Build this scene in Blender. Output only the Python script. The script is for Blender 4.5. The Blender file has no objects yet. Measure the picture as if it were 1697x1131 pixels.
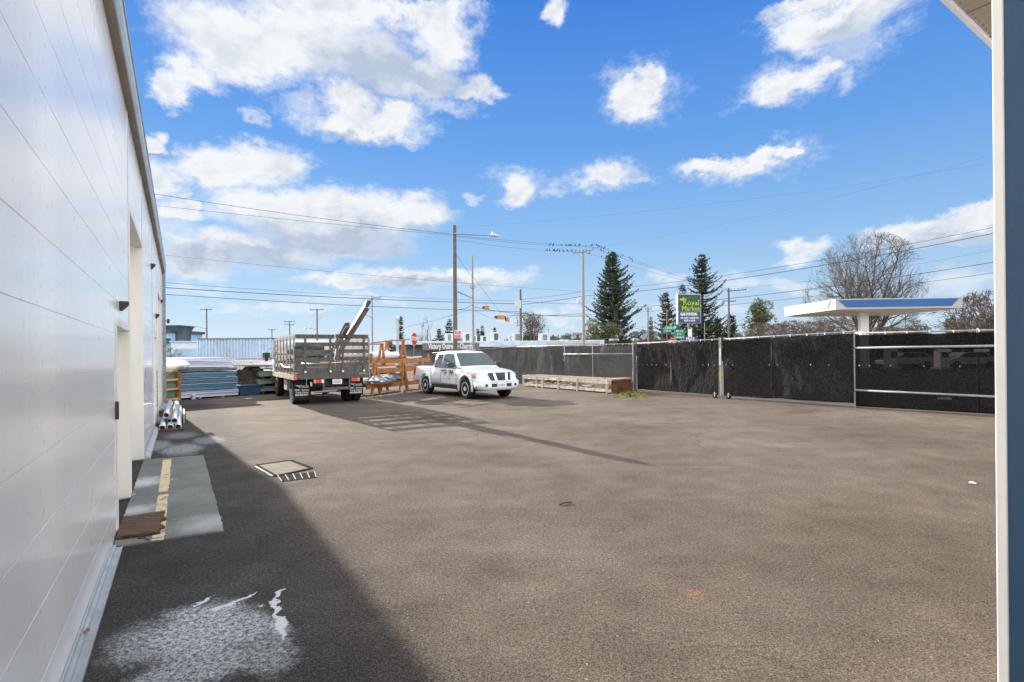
import bpy, bmesh, math, random
from mathutils import Vector, Matrix, noise as mnoise
R = math.radians
C = bpy.context.scene.collection
sc = bpy.context.scene

# ------------------------------------------------------------------ camera
EYE = 1.62; F = 850.0; PX, PY = 848.5, 586.5; ROLL = R(0.5)
cam_d = bpy.data.cameras.new('camera'); cam = bpy.data.objects.new('camera', cam_d); C.objects.link(cam)
cam_d.sensor_width = 36.0; cam_d.lens = F / 1697.0 * 36.0
cam_d.shift_y = (PY - 565.5) / 1697.0
cam_d.clip_start = 0.05; cam_d.clip_end = 6000
cam.matrix_world = Matrix.Translation((0, 0, EYE)) @ Matrix.Rotation(R(90), 4, 'X') @ Matrix.Rotation(-ROLL, 4, 'Z')
sc.camera = cam

def ray(px, py):
    a = px - PX; b = PY - py
    return (a * math.cos(ROLL) + b * math.sin(ROLL), -a * math.sin(ROLL) + b * math.cos(ROLL))
def G(px, py, z=0.0):                 # where a sight line meets the level z
    u, v = ray(px, py); D = (z - EYE) * F / v
    return Vector((u * D / F, D, z))
def PD(px, py, D):                    # a point D metres ahead
    u, v = ray(px, py)
    return Vector((u * D / F, D, EYE + v * D / F))
PHI = math.atan(549.5 / 850.0)        # the warehouse runs PHI to the left of straight ahead
TD = Vector((-math.sin(PHI), math.cos(PHI), 0)); ND = Vector((math.cos(PHI), math.sin(PHI), 0))
def W(s, lat, z=0.0): return TD * s + ND * lat + Vector((0, 0, z))

# ------------------------------------------------------------------ light
SUN_AZ = -38.6; SUN_EL = 18.0          # degrees from straight ahead (left negative)
EXPO = 1.5
sd = bpy.data.lights.new('sun', 'SUN'); sd.energy = 5.0; sd.angle = R(0.53); sd.color = (1.0, 0.90, 0.78)
sun = bpy.data.objects.new('sun', sd); C.objects.link(sun)
to_sun = Vector((math.sin(R(SUN_AZ)) * math.cos(R(SUN_EL)), math.cos(R(SUN_AZ)) * math.cos(R(SUN_EL)), math.sin(R(SUN_EL))))
sun.rotation_euler = to_sun.to_track_quat('Z', 'Y').to_euler(); sun.location = to_sun * 50
sc.view_settings.view_transform = 'Standard'; sc.view_settings.look = 'None'
sc.view_settings.exposure = EXPO; sc.view_settings.gamma = 1.0; sc.view_settings.use_curve_mapping = False

# ------------------------------------------------------------------ sky
def build_world():
    w = bpy.data.worlds.new('World'); sc.world = w; w.use_nodes = True
    nt = w.node_tree; N = nt.nodes; L = nt.links; N.clear()
    out = N.new('ShaderNodeOutputWorld'); bg = N.new('ShaderNodeBackground')
    sky = N.new('ShaderNodeTexSky'); sky.sky_type = 'NISHITA'; sky.sun_disc = False
    sky.sun_elevation = R(SUN_EL); sky.sun_rotation = R(SUN_AZ); sky.altitude = 100
    sky.air_density = 1.0; sky.dust_density = 0.0; sky.ozone_density = 3.0
    tc = N.new('ShaderNodeTexCoord')
    def m(op, a, b=None, c=None):
        n = N.new('ShaderNodeMath'); n.operation = op
        for i, v in enumerate((a, b, c)):
            if v is None: continue
            if isinstance(v, (int, float)): n.inputs[i].default_value = v
            else: L.new(v, n.inputs[i])
        return n.outputs[0]
    def vm(op, a, b=None, c=None):
        n = N.new('ShaderNodeVectorMath'); n.operation = op
        for i, v in enumerate((a, b, c)):
            if v is None: continue
            if isinstance(v, tuple): n.inputs[i].default_value = v
            else: L.new(v, n.inputs[i])
        return n
    sep = N.new('ShaderNodeSeparateXYZ'); L.new(tc.outputs['Generated'], sep.inputs[0])
    az = m('ARCTAN2', sep.outputs[0], sep.outputs[1]); el = m('ARCSINE', sep.outputs[2])
    cmb = N.new('ShaderNodeCombineXYZ'); L.new(az, cmb.inputs[0]); L.new(el, cmb.inputs[1])
    def noise(vec, scale, detail, rough, seedoff=(0, 0, 0), col=False):
        a = vm('ADD', vec, seedoff)
        n = N.new('ShaderNodeTexNoise'); n.inputs['Scale'].default_value = scale; n.inputs['Detail'].default_value = detail
        n.inputs['Roughness'].default_value = rough; L.new(a.outputs[0], n.inputs['Vector'])
        return n.outputs['Color'] if col else n.outputs['Fac']
    base = cmb.outputs[0]
    st = vm('MULTIPLY', base, (1.0, 1.5, 1.0)).outputs[0]
    w1 = vm('SUBTRACT', noise(st, 7.0, 2, 0.5, (3, 1, 0), True), (0.5, 0.5, 0.5)).outputs[0]
    w2 = vm('SUBTRACT', noise(st, 24.0, 5, 0.62, (9, 4, 0), True), (0.5, 0.5, 0.5)).outputs[0]
    p = vm('MULTIPLY_ADD', w1, (0.10, 0.07, 0.0), base).outputs[0]
    p = vm('MULTIPLY_ADD', w2, (0.075, 0.060, 0.0), p).outputs[0]
    def azel(x, y):
        u, v = ray(x, y); return math.atan2(u, F), math.atan2(v, math.hypot(u, F))
    def field(ells):
        cur = None
        for (x, y, hw, hh) in ells:
            a0, e0 = azel(x, y)
            ra = (azel(x + hw, y)[0] - azel(x - hw, y)[0]) / 2; rb = (azel(x, y - hh)[1] - azel(x, y + hh)[1]) / 2
            n = vm('MULTIPLY_ADD', p, (1 / ra, 1 / rb, 0), (-a0 / ra, -e0 / rb, 0))
            l = vm('LENGTH', n.outputs[0]).outputs['Value']
            if cur is None: cur = l
            else:
                q = N.new('ShaderNodeMath'); q.operation = 'SMOOTH_MIN'; L.new(cur, q.inputs[0]); L.new(l, q.inputs[1]); q.inputs[2].default_value = 0.25
                cur = q.outputs[0]
        return cur
    solid = [(410, 75, 115, 58), (520, 70, 115, 66), (320, 115, 58, 26), (605, 100, 80, 52), (735, 60, 52, 62), (695, 140, 60, 34),
             (785, 158, 36, 20), (560, 12, 130, 30), (700, 8, 80, 18), (600, 207, 92, 21), (655, 195, 34, 24), (283, 140, 30, 26), (585, 168, 36, 26), (645, 130, 40, 30),
             (345, 282, 68, 30), (440, 272, 60, 30), (262, 295, 34, 38), (250, 226, 20, 16), (385, 272, 60, 24),
             (480, 352, 120, 36), (600, 360, 110, 36), (690, 356, 48, 28), (550, 392, 120, 26), (410, 418, 130, 24), (330, 420, 70, 28), (560, 410, 80, 14), (310, 350, 34, 16),
             (660, 456, 58, 12), (775, 458, 80, 13), (560, 470, 60, 11), (690, 466, 110, 12),
             (1046, 168, 26, 26), (1084, 122, 22, 16), (1066, 148, 24, 20), (852, 311, 26, 18), (1003, 301, 38, 19),
             (1350, 48, 64, 36), (1410, 30, 80, 38), (1345, 5, 70, 18), (1300, 150, 54, 24), (1340, 120, 34, 20), (918, 20, 20, 24),
             (1180, 271, 42, 12), (1243, 263, 42, 12), (1300, 257, 28, 8), (1550, 378, 95, 20), (1615, 360, 45, 20), (1335, 420, 36, 16)]
    wisp = [(430, 192, 18, 12), (1060, 150, 60, 52), (1310, 140, 95, 40), (1240, 268, 120, 20), (1400, 60, 110, 60), (860, 305, 50, 26), (1010, 298, 70, 26), (690, 10, 70, 40), (300, 6, 60, 22), (920, 308, 26, 16), (1385, 145, 22, 16), (1230, 170, 10, 10), (775, 327, 18, 8), (520, 182, 60, 22),
            (680, 232, 16, 12), (1460, 75, 16, 6), (1055, 308, 26, 8), (800, 160, 30, 26), (735, 190, 60, 14), (1600, 455, 80, 22), (1310, 482, 70, 14), (1220, 478, 44, 14),
            (310, 475, 90, 14), (450, 508, 120, 10), (1110, 470, 36, 10), (600, 500, 120, 9), (900, 520, 120, 9), (1480, 500, 120, 10), (290, 385, 50, 36), (390, 300, 110, 18), (1150, 520, 90, 9)]
    f1 = field(solid); f2 = field(wisp)
    er = noise(st, 55.0, 6, 0.68, (1, 7, 0))
    er2 = noise(st, 16.0, 6, 0.65, (6, 2, 0))
    e1 = m('ADD', m('MULTIPLY', m('SUBTRACT', er, 0.5), 0.8), m('MULTIPLY', m('SUBTRACT', er2, 0.5), 1.0))
    d1 = m('ADD', f1, e1)
    def sm(v, lo, hi, a, b):
        n = N.new('ShaderNodeMapRange'); n.interpolation_type = 'SMOOTHSTEP'
        n.inputs['From Min'].default_value = lo; n.inputs['From Max'].default_value = hi
        n.inputs['To Min'].default_value = a; n.inputs['To Max'].default_value = b; L.new(v, n.inputs['Value']); return n.outputs[0]
    a1 = sm(d1, 0.50, 1.62, 1.0, 0.0)
    a2 = m('MULTIPLY', sm(m('ADD', f2, m('MULTIPLY', e1, 1.7)), 0.15, 1.35, 1.0, 0.0), 0.5)
    alpha = m('MAXIMUM', a1, a2)
    # light side and thick grey undersides (where the cloud itself is thick)
    shade = [(565, 400, 170, 30), (430, 432, 130, 20), (620, 115, 90, 52), (700, 470, 120, 12), (1400, 50, 60, 22), (690, 390, 55, 16), (590, 225, 80, 9), (760, 468, 70, 8), (740, 150, 60, 26), (1590, 388, 80, 12)]
    g = sm(m('ADD', field(shade), m('MULTIPLY', e1, 0.9)), 0.2, 1.6, 1.0, 0.0)
    inner = m('ADD', sm(d1, -0.1, 0.9, 0.2, 0.0), m('MULTIPLY', sm(noise(st, 13.0, 4, 0.6, (2, 8, 0)), 0.45, 0.7, 0.0, 1.0), 0.4))
    gs = m('MINIMUM', m('ADD', m('MULTIPLY', g, 0.8), inner), 1.0)
    mixc = N.new('ShaderNodeMix'); mixc.data_type = 'RGBA'; L.new(gs, mixc.inputs[0])
    K = 0.785
    mixc.inputs[6].default_value = (8.6 * K, 8.75 * K, 8.9 * K, 1); mixc.inputs[7].default_value = (4.4 * K, 5.2 * K, 6.5 * K, 1)
    ramp = N.new('ShaderNodeValToRGB'); L.new(m('MULTIPLY', el, 1 / R(60)), ramp.inputs[0])
    stops = [(0.0, (4.5, 5.3, 6.35)), (0.10, (3.4, 4.75, 6.35)), (0.20, (2.1, 3.85, 6.35)), (0.36, (0.98, 2.68, 6.2)), (0.58, (0.34, 1.65, 5.5)), (1.0, (0.25, 1.2, 4.1))]
    cr = ramp.color_ramp
    while len(cr.elements) < len(stops): cr.elements.new(0.5)
    for e, (pos, c) in zip(cr.elements, stops): e.position = pos; e.color = (c[0], c[1], c[2], 1)
    tint = N.new('ShaderNodeMix'); tint.data_type = 'RGBA'; tint.inputs[0].default_value = 0.86
    L.new(sky.outputs[0], tint.inputs[6]); L.new(ramp.outputs[0], tint.inputs[7])
    # unseen fill: made-up bright cloud overhead and behind, added to light the shaded wall
    out_az = sm(m('ABSOLUTE', az), 0.88, 1.15, 0.0, 1.0); out_el = sm(el, 0.70, 0.90, 0.0, 1.0)
    cov = m('MULTIPLY', m('MAXIMUM', out_az, out_el), sm(noise(st, 2.2, 5, 0.6, (5, 5, 0)), 0.34, 0.48, 0.0, 1.0))
    cov = m('MULTIPLY', cov, sm(el, 0.0, 0.08, 0.0, 1.0))
    alpha = m('MAXIMUM', alpha, cov)
    bright = N.new('ShaderNodeMix'); bright.data_type = 'RGBA'; L.new(cov, bright.inputs[0]); L.new(mixc.outputs[2], bright.inputs[6]); bright.inputs[7].default_value = (18.5, 18.3, 18.4, 1)
    fin = N.new('ShaderNodeMix'); fin.data_type = 'RGBA'; L.new(alpha, fin.inputs[0])
    L.new(tint.outputs[2], fin.inputs[6]); L.new(bright.outputs[2], fin.inputs[7])
    L.new(fin.outputs[2], bg.inputs['Color']); bg.inputs['Strength'].default_value = 0.05
    L.new(bg.outputs[0], out.inputs['Surface'])
    w.cycles.sampling_method = 'MANUAL'; w.cycles.sample_map_resolution = 512
build_world()

# ------------------------------------------------------------------ materials
def principled(name):
    mt = bpy.data.materials.new(name); mt.use_nodes = True
    nt = mt.node_tree; return mt, nt, nt.nodes['Principled BSDF']
def nmath(nt, op, a, b=None, c=None):
    n = nt.nodes.new('ShaderNodeMath'); n.operation = op
    for i, v in enumerate((a, b, c)):
        if v is None: continue
        if isinstance(v, (int, float)): n.inputs[i].default_value = v
        else: nt.links.new(v, n.inputs[i])
    return n.outputs[0]
def nnoise(nt, vec, scale, detail=4, rough=0.55, sc3=None):
    if sc3:
        k = nt.nodes.new('ShaderNodeVectorMath'); k.operation = 'MULTIPLY'; nt.links.new(vec, k.inputs[0]); k.inputs[1].default_value = sc3; vec = k.outputs[0]
    n = nt.nodes.new('ShaderNodeTexNoise'); n.inputs['Scale'].default_value = scale; n.inputs['Detail'].default_value = detail
    n.inputs['Roughness'].default_value = rough; nt.links.new(vec, n.inputs['Vector']); return n.outputs['Fac']
def nramp(nt, fac, stops):
    r = nt.nodes.new('ShaderNodeValToRGB'); nt.links.new(fac, r.inputs[0]); e = r.color_ramp
    while len(e.elements) < len(stops): e.elements.new(0.5)
    for el, (p, c) in zip(e.elements, stops):
        el.position = p; el.color = (c, c, c, 1) if isinstance(c, (int, float)) else (*c, 1)
    return r.outputs[0]
def nmix(nt, fac, a, b, mode='MIX'):
    n = nt.nodes.new('ShaderNodeMix'); n.data_type = 'RGBA'; n.blend_type = mode
    for i, v in ((0, fac), (6, a), (7, b)):
        if isinstance(v, (int, float)): n.inputs[i].default_value = v
        elif isinstance(v, tuple): n.inputs[i].default_value = (*v, 1)
        else: nt.links.new(v, n.inputs[i])
    return n.outputs[2]
def nbump(nt, b, h, strength, dist):
    n = nt.nodes.new('ShaderNodeBump'); n.inputs['Strength'].default_value = strength; n.inputs['Distance'].default_value = dist
    nt.links.new(h, n.inputs['Height']); nt.links.new(n.outputs[0], b.inputs['Normal'])
def mat(name, col, rough=0.6, metal=0.0, var=0.25, scale=3.0, dirt=None, bump=0.0, bscale=None, sc3=None, coat=0.0, spec=0.5):
    mt, nt, b = principled(name)
    tc = nt.nodes.new('ShaderNodeTexCoord'); v = tc.outputs['Object']
    f = nnoise(nt, v, scale, 5, 0.6, sc3)
    lo = tuple(c * (1 - var) for c in col); hi = tuple(min(1, c * (1 + var)) for c in col)
    c = nramp(nt, f, [(0.3, lo), (0.7, hi)])
    if dirt:
        f2 = nnoise(nt, v, scale * 2.7, 6, 0.7)
        c = nmix(nt, nramp(nt, f2, [(0.5, 0.0), (0.72, 0.8)]), c, dirt)
    nt.links.new(c, b.inputs['Base Color'])
    b.inputs['Roughness'].default_value = rough; b.inputs['Metallic'].default_value = metal
    b.inputs['Coat Weight'].default_value = coat; b.inputs['Coat Roughness'].default_value = 0.05
    b.inputs['Specular IOR Level'].default_value = spec if rough < 0.6 else spec * 0.35
    if rough < 0.9:
        r = nramp(nt, f, [(0.3, min(1, rough * 1.25)), (0.7, rough * 0.8)]); nt.links.new(r, b.inputs['Roughness'])
    if bump: nbump(nt, b, nnoise(nt, v, bscale or scale * 8, 4, 0.6, sc3), bump, 0.02)
    return mt

M = {}
M['wood'] = mat('weathered_wood', (0.30, 0.245, 0.19), 0.85, var=0.4, scale=4, sc3=(1, 6, 6), dirt=(0.09, 0.075, 0.06))
M['greywood'] = mat('silver_grey_wood', (0.46, 0.41, 0.34), 0.85, var=0.35, scale=5, dirt=(0.12, 0.10, 0.08))
M['orangewood'] = mat('orange_stained_timber', (0.36, 0.155, 0.055), 0.75, var=0.35, scale=4, dirt=(0.15, 0.07, 0.03))
M['palewood'] = mat('fresh_pale_timber', (0.55, 0.36, 0.21), 0.75, var=0.3, scale=4)
M['darkwood'] = mat('wet_brown_board', (0.085, 0.05, 0.028), 0.6, var=0.5, scale=6, sc3=(1.2, 12, 4), bump=0.4, bscale=8)
M['pole'] = mat('creosoted_pole', (0.13, 0.115, 0.10), 0.9, var=0.4, scale=6, sc3=(4, 4, .5), dirt=(0.06, 0.05, 0.045))
M['polelight'] = mat('pale_grey_pole', (0.27, 0.25, 0.23), 0.85, var=0.3, scale=6, sc3=(4, 4, .5))
M['galv'] = mat('galvanised_steel', (0.27, 0.28, 0.29), 0.62, 0.25, var=0.2, scale=9)
M['steel'] = mat('dull_steel', (0.20, 0.205, 0.21), 0.65, 0.3, var=0.25, scale=6)
M['alu'] = mat('bright_aluminium', (0.55, 0.56, 0.57), 0.38, 0.8, var=0.12, scale=5)
M['pit'] = mat('dark_pit', (0.012, 0.012, 0.012), 0.95, var=0.4, spec=0.05)
M['black'] = mat('black_paint', (0.02, 0.02, 0.022), 0.5, var=0.3)
M['rubber'] = mat('tyre_rubber', (0.022, 0.022, 0.023), 0.85, var=0.3, scale=8)
M['flap'] = mat('mud_flap_rubber', (0.018, 0.018, 0.019), 0.6, var=0.4, scale=5, dirt=(0.06, 0.055, 0.05))
M['truckgrey'] = mat('dark_grey_stake_paint', (0.10, 0.097, 0.092), 0.6, var=0.35, scale=5, dirt=(0.16, 0.14, 0.12))
M['truckpost'] = mat('scuffed_stake_post', (0.28, 0.265, 0.24), 0.6, var=0.4, scale=6, dirt=(0.10, 0.09, 0.08))
M['white'] = mat('white_paint', (0.78, 0.78, 0.77), 0.5, var=0.06, scale=3)
M['carpaint'] = mat('white_car_paint', (0.58, 0.62, 0.67), 0.35, var=0.03, scale=1.5, coat=0.6)
M['bumper'] = mat('white_bumper_plastic', (0.56, 0.60, 0.64), 0.45, var=0.04, scale=2)
M['glass'] = mat('dark_car_glass', (0.02, 0.045, 0.055), 0.06, var=0.2, scale=2, spec=0.35)
M['lamp'] = mat('clear_headlamp', (0.62, 0.64, 0.66), 0.12, 0.3, var=0.4, scale=14, coat=1.0)
M['amber'] = mat('amber_lens', (0.75, 0.22, 0.03), 0.25, var=0.2, coat=0.5)
M['redlens'] = mat('red_lens', (0.50, 0.02, 0.015), 0.25, var=0.25, coat=0.5)
M['chrome'] = mat('chrome', (0.75, 0.76, 0.78), 0.15, 1.0, var=0.05)
M['plate'] = mat('licence_plate_white', (0.72, 0.74, 0.78), 0.45, var=0.08, scale=9)
M['navyprint'] = mat('navy_print', (0.03, 0.045, 0.13), 0.5, var=0.1)
M['darkprint'] = mat('charcoal_print', (0.035, 0.035, 0.045), 0.5, var=0.1)
M['whiteprint'] = mat('white_print', (0.75, 0.75, 0.74), 0.5, var=0.1)
M['red'] = mat('red_sign_face', (0.50, 0.035, 0.03), 0.45, var=0.15, scale=3)
M['green'] = mat('green_sign_face', (0.012, 0.19, 0.12), 0.4, var=0.15, scale=2)
M['darkgreen'] = mat('dark_green_paint', (0.01, 0.062, 0.03), 0.45, var=0.2, scale=2)
M['blue'] = mat('royal_blue_panel', (0.008, 0.10, 0.30), 0.35, var=0.08, scale=1)
M['signblue'] = mat('blue_sign_face', (0.02, 0.065, 0.18), 0.4, var=0.12, scale=2)
M['yellow'] = mat('lime_yellow_lettering', (0.40, 0.46, 0.04), 0.5, var=0.12, scale=3)
M['sheetblue'] = mat('teal_blue_sheet_metal', (0.05, 0.15, 0.24), 0.35, 0.2, var=0.3, scale=3, sc3=(.4, 1, 12))
M['sheetlav'] = mat('pale_lavender_sheet_metal', (0.50, 0.53, 0.66), 0.4, 0.15, var=0.22, scale=3, sc3=(.4, 1, 12))
M['sheetgreen'] = mat('sage_green_sheet_metal', (0.16, 0.25, 0.19), 0.45, 0.15, var=0.25, scale=3, sc3=(.4, 1, 12))
M['sheetwhite'] = mat('white_sheet_metal', (0.62, 0.66, 0.72), 0.4, 0.1, var=0.15, scale=3, sc3=(.4, 1, 12))
M['wallgrey'] = mat('grey_stucco', (0.15, 0.155, 0.16), 0.9, var=0.15, scale=1.5)
M['roofwhite'] = mat('pale_blue_roof_trim', (0.52, 0.62, 0.72), 0.6, var=0.15, scale=1.0)
M['hvac'] = mat('weathered_hvac_casing', (0.50, 0.52, 0.52), 0.6, 0.1, var=0.15, scale=2)
M['container'] = mat('faded_blue_white_container', (0.42, 0.55, 0.68), 0.5, var=0.18, scale=0.8, sc3=(1, 1, .25), dirt=(0.24, 0.28, 0.33))
M['bluebuild'] = mat('powder_blue_siding', (0.34, 0.50, 0.66), 0.7, var=0.12, scale=0.6)
M['tealroof'] = mat('dark_teal_roof', (0.03, 0.08, 0.08), 0.5, var=0.2, scale=1)
M['hopper'] = mat('stained_slate_hopper', (0.10, 0.13, 0.17), 0.6, 0.2, var=0.5, scale=0.7, sc3=(1, 1, .4))
M['brick'] = mat('red_brown_roof_tiles', (0.16, 0.10, 0.075), 0.9, var=0.25, scale=2)
M['yellowsig'] = mat('signal_yellow_tan', (0.40, 0.22, 0.09), 0.6, var=0.2, scale=3)
M['wire'] = mat('cable_black', (0.035, 0.038, 0.045), 0.7, var=0.1)
M['bird'] = mat('dark_plumage', (0.018, 0.017, 0.02), 0.6, var=0.3, scale=20)
M['bark'] = mat('grey_brown_bark', (0.10, 0.09, 0.08), 0.9, var=0.35, scale=5)
M['twig'] = mat('fine_reddish_twigs', (0.125, 0.098, 0.082), 0.9, var=0.3, scale=3)
M['leafbrown'] = mat('dry_leaf', (0.30, 0.12, 0.05), 0.7, var=0.4, scale=30)
M['leafyellow'] = mat('yellow_leaf', (0.62, 0.42, 0.13), 0.7, var=0.3, scale=30)
M['paper'] = mat('dirty_paper', (0.60, 0.56, 0.48), 0.8, var=0.2, scale=20)
M['bag'] = mat('white_plastic_sheet', (0.66, 0.68, 0.70), 0.4, var=0.1, scale=6, bump=0.5, bscale=6)
M['dirt'] = mat('dirty_debris', (0.07, 0.055, 0.04), 0.95, var=0.6, scale=7)
M['gutter'] = mat('brushed_gutter_metal', (0.40, 0.46, 0.52), 0.5, 0.15, var=0.12, scale=3)
M['soffit'] = mat('taupe_soffit_metal', (0.23, 0.20, 0.165), 0.6, 0.0, var=0.1, scale=2)
M['reveal'] = mat('cream_door_reveal', (0.70, 0.70, 0.66), 0.5, var=0.08, scale=1.2, sc3=(1, 1, .3))
M['flash'] = mat('pale_base_flashing', (0.38, 0.41, 0.43), 0.4, 0.25, var=0.15, scale=4)
M['bluedoor'] = mat('slate_blue_door_paint', (0.065, 0.135, 0.235), 0.45, var=0.08, scale=1.2, bump=0.12, bscale=240)
M['fascia'] = mat('pale_grey_eave_trim', (0.50, 0.53, 0.57), 0.45, var=0.06, scale=2)
M['weed'] = mat('weed_green', (0.16, 0.17, 0.045), 0.7, var=0.6, scale=8)
M['concretepad'] = None

def foliage(name, cols, scale=0.6):
    mt, nt, b = principled(name)
    g = nt.nodes.new('ShaderNodeNewGeometry'); tc = nt.nodes.new('ShaderNodeTexCoord')
    f = nnoise(nt, tc.outputs['Object'], scale, 4, 0.65)
    k = nmath(nt, 'ADD', nmath(nt, 'MULTIPLY', f, 0.75), nmath(nt, 'MULTIPLY', g.outputs['Random Per Island'], 0.3))
    nt.links.new(nramp(nt, k, [(0.32, cols[0]), (0.52, cols[1]), (0.75, cols[2])]), b.inputs['Base Color'])
    b.inputs['Roughness'].default_value = 0.7
    b.inputs['Transmission Weight'].default_value = 0.0
    return mt
M['spruce'] = foliage('blue_green_needles', [(0.016, 0.034, 0.026), (0.045, 0.075, 0.050), (0.105, 0.135, 0.075)])
M['spruceolive'] = foliage('olive_needles', [(0.035, 0.045, 0.02), (0.085, 0.095, 0.035), (0.17, 0.16, 0.06)])
M['redleaf'] = foliage('russet_buds', [(0.05, 0.03, 0.025), (0.09, 0.055, 0.04), (0.13, 0.09, 0.06)])
M['treeline'] = foliage('grey_brown_far_trees', [(0.04, 0.04, 0.035), (0.07, 0.065, 0.055), (0.11, 0.10, 0.085)], .1)
M['greenbush'] = foliage('mid_green_leaves', [(0.015, 0.035, 0.015), (0.03, 0.065, 0.025), (0.07, 0.10, 0.04)])

def asphalt():
    mt, nt, b = principled('worn_asphalt')
    g = nt.nodes.new('ShaderNodeNewGeometry'); v = g.outputs['Position']
    big = nnoise(nt, v, 0.35, 5, 0.62)
    mid = nnoise(nt, v, 2.2, 5, 0.65)
    grit = nnoise(nt, v, 100, 3, 0.8)
    grit2 = nnoise(nt, v, 36, 5, 0.8)
    vor = nt.nodes.new('ShaderNodeTexVoronoi'); vor.inputs['Scale'].default_value = 95; nt.links.new(v, vor.inputs['Vector'])
    c = nramp(nt, big, [(0.32, (0.076, 0.063, 0.052)), (0.5, (0.096, 0.081, 0.068)), (0.68, (0.118, 0.101, 0.086))])
    c = nmix(nt, 1.0, c, nramp(nt, mid, [(0.25, 0.76), (0.75, 1.20)]), 'MULTIPLY')
    lane = nnoise(nt, v, 1.0, 5, 0.65, (0.22, 1.1, 1)); c = nmix(nt, 1.0, c, nramp(nt, lane, [(0.3, 0.84), (0.5, 1.0), (0.7, 1.12)]), 'MULTIPLY')
    pit = nnoise(nt, v, 14, 6, 0.8); c = nmix(nt, nramp(nt, pit, [(0.63, 0.0), (0.70, 0.55)]), c, (0.05, 0.045, 0.04))
    c = nmix(nt, 1.0, c, nramp(nt, grit, [(0.32, 0.05), (0.46, 0.9), (0.70, 2.3)]), 'MULTIPLY')
    c = nmix(nt, 1.0, c, nramp(nt, grit2, [(0.3, 0.42), (0.7, 1.58)]), 'MULTIPLY')
    cs = nramp(nt, vor.outputs['Color'], [(0.95, 0.0), (0.98, 0.5)])
    c = nmix(nt, cs, c, (0.50, 0.45, 0.40))
    # distances in the warehouse frame: s along the wall, lat away from it
    def axis(d):
        n = nt.nodes.new('ShaderNodeVectorMath'); n.operation = 'DOT_PRODUCT'; nt.links.new(v, n.inputs[0]); n.inputs[1].default_value = tuple(d); return n.outputs['Value']
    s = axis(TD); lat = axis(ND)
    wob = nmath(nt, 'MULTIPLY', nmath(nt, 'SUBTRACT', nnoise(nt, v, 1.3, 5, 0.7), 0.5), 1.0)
    # cool darker tint along the wall: its shadow painted into the asphalt colour
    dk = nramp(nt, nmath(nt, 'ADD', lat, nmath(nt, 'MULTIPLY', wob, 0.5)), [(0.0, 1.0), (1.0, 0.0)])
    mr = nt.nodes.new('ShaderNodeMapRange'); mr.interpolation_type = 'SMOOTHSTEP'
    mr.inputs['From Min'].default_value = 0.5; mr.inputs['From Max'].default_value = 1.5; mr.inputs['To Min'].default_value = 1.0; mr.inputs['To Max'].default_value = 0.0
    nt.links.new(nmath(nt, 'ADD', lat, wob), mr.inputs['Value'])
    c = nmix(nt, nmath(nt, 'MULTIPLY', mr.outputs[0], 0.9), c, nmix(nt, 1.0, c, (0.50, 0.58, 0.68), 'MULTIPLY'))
    # white powder stains: (centre, half sizes in the wall frame, wobble, strength)
    def blot(ctr, rs, rl, k, wobk, rot=0.0, nsc=5.0, wp=False):
        s0 = ctr.dot(TD); l0 = ctr.dot(ND)
        a = nmath(nt, 'SUBTRACT', sw if wp else s, s0); bb = nmath(nt, 'SUBTRACT', lw if wp else lat, l0)
        if rot:
            ca, sa = math.cos(rot), math.sin(rot)
            a, bb = nmath(nt, 'ADD', nmath(nt, 'MULTIPLY', a, ca), nmath(nt, 'MULTIPLY', bb, sa)), nmath(nt, 'SUBTRACT', nmath(nt, 'MULTIPLY', bb, ca), nmath(nt, 'MULTIPLY', a, sa))
        a = nmath(nt, 'DIVIDE', a, rs); bb = nmath(nt, 'DIVIDE', bb, rl)
        d = nmath(nt, 'SQRT', nmath(nt, 'ADD', nmath(nt, 'MULTIPLY', a, a), nmath(nt, 'MULTIPLY', bb, bb)))
        d = nmath(nt, 'ADD', d, nmath(nt, 'MULTIPLY', nmath(nt, 'SUBTRACT', nnoise(nt, v, nsc, 6, 0.75), 0.5), wobk))
        m2 = nt.nodes.new('ShaderNodeMapRange'); m2.interpolation_type = 'SMOOTHSTEP'
        m2.inputs['From Min'].default_value = 0.45; m2.inputs['From Max'].default_value = 1.15; m2.inputs['To Min'].default_value = k; m2.inputs['To Max'].default_value = 0.0
        nt.links.new(d, m2.inputs['Value']); return m2.outputs[0]
    wn = nt.nodes.new('ShaderNodeTexNoise'); wn.inputs['Scale'].default_value = 11; wn.inputs['Detail'].default_value = 5; nt.links.new(v, wn.inputs['Vector'])
    wa = nt.nodes.new('ShaderNodeVectorMath'); wa.operation = 'SUBTRACT'; nt.links.new(wn.outputs['Color'], wa.inputs[0]); wa.inputs[1].default_value = (.5, .5, .5)
    wb = nt.nodes.new('ShaderNodeVectorMath'); wb.operation = 'MULTIPLY_ADD'; nt.links.new(wa.outputs[0], wb.inputs[0]); wb.inputs[1].default_value = (.16, .16, 0); nt.links.new(v, wb.inputs[2])
    def axw(d):
        n = nt.nodes.new('ShaderNodeVectorMath'); n.operation = 'DOT_PRODUCT'; nt.links.new(wb.outputs[0], n.inputs[0]); n.inputs[1].default_value = tuple(d); return n.outputs['Value']
    sw, lw = axw(TD), axw(ND)
    def streak(p0, p1, w, k, wobk=1.0):
        mid_ = (p0 + p1) / 2; d = p1 - p0
        return blot(mid_, d.length / 2 + .02, w, k, wobk * 1.5, math.atan2(d.dot(ND), d.dot(TD)), 30.0, True)
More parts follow.
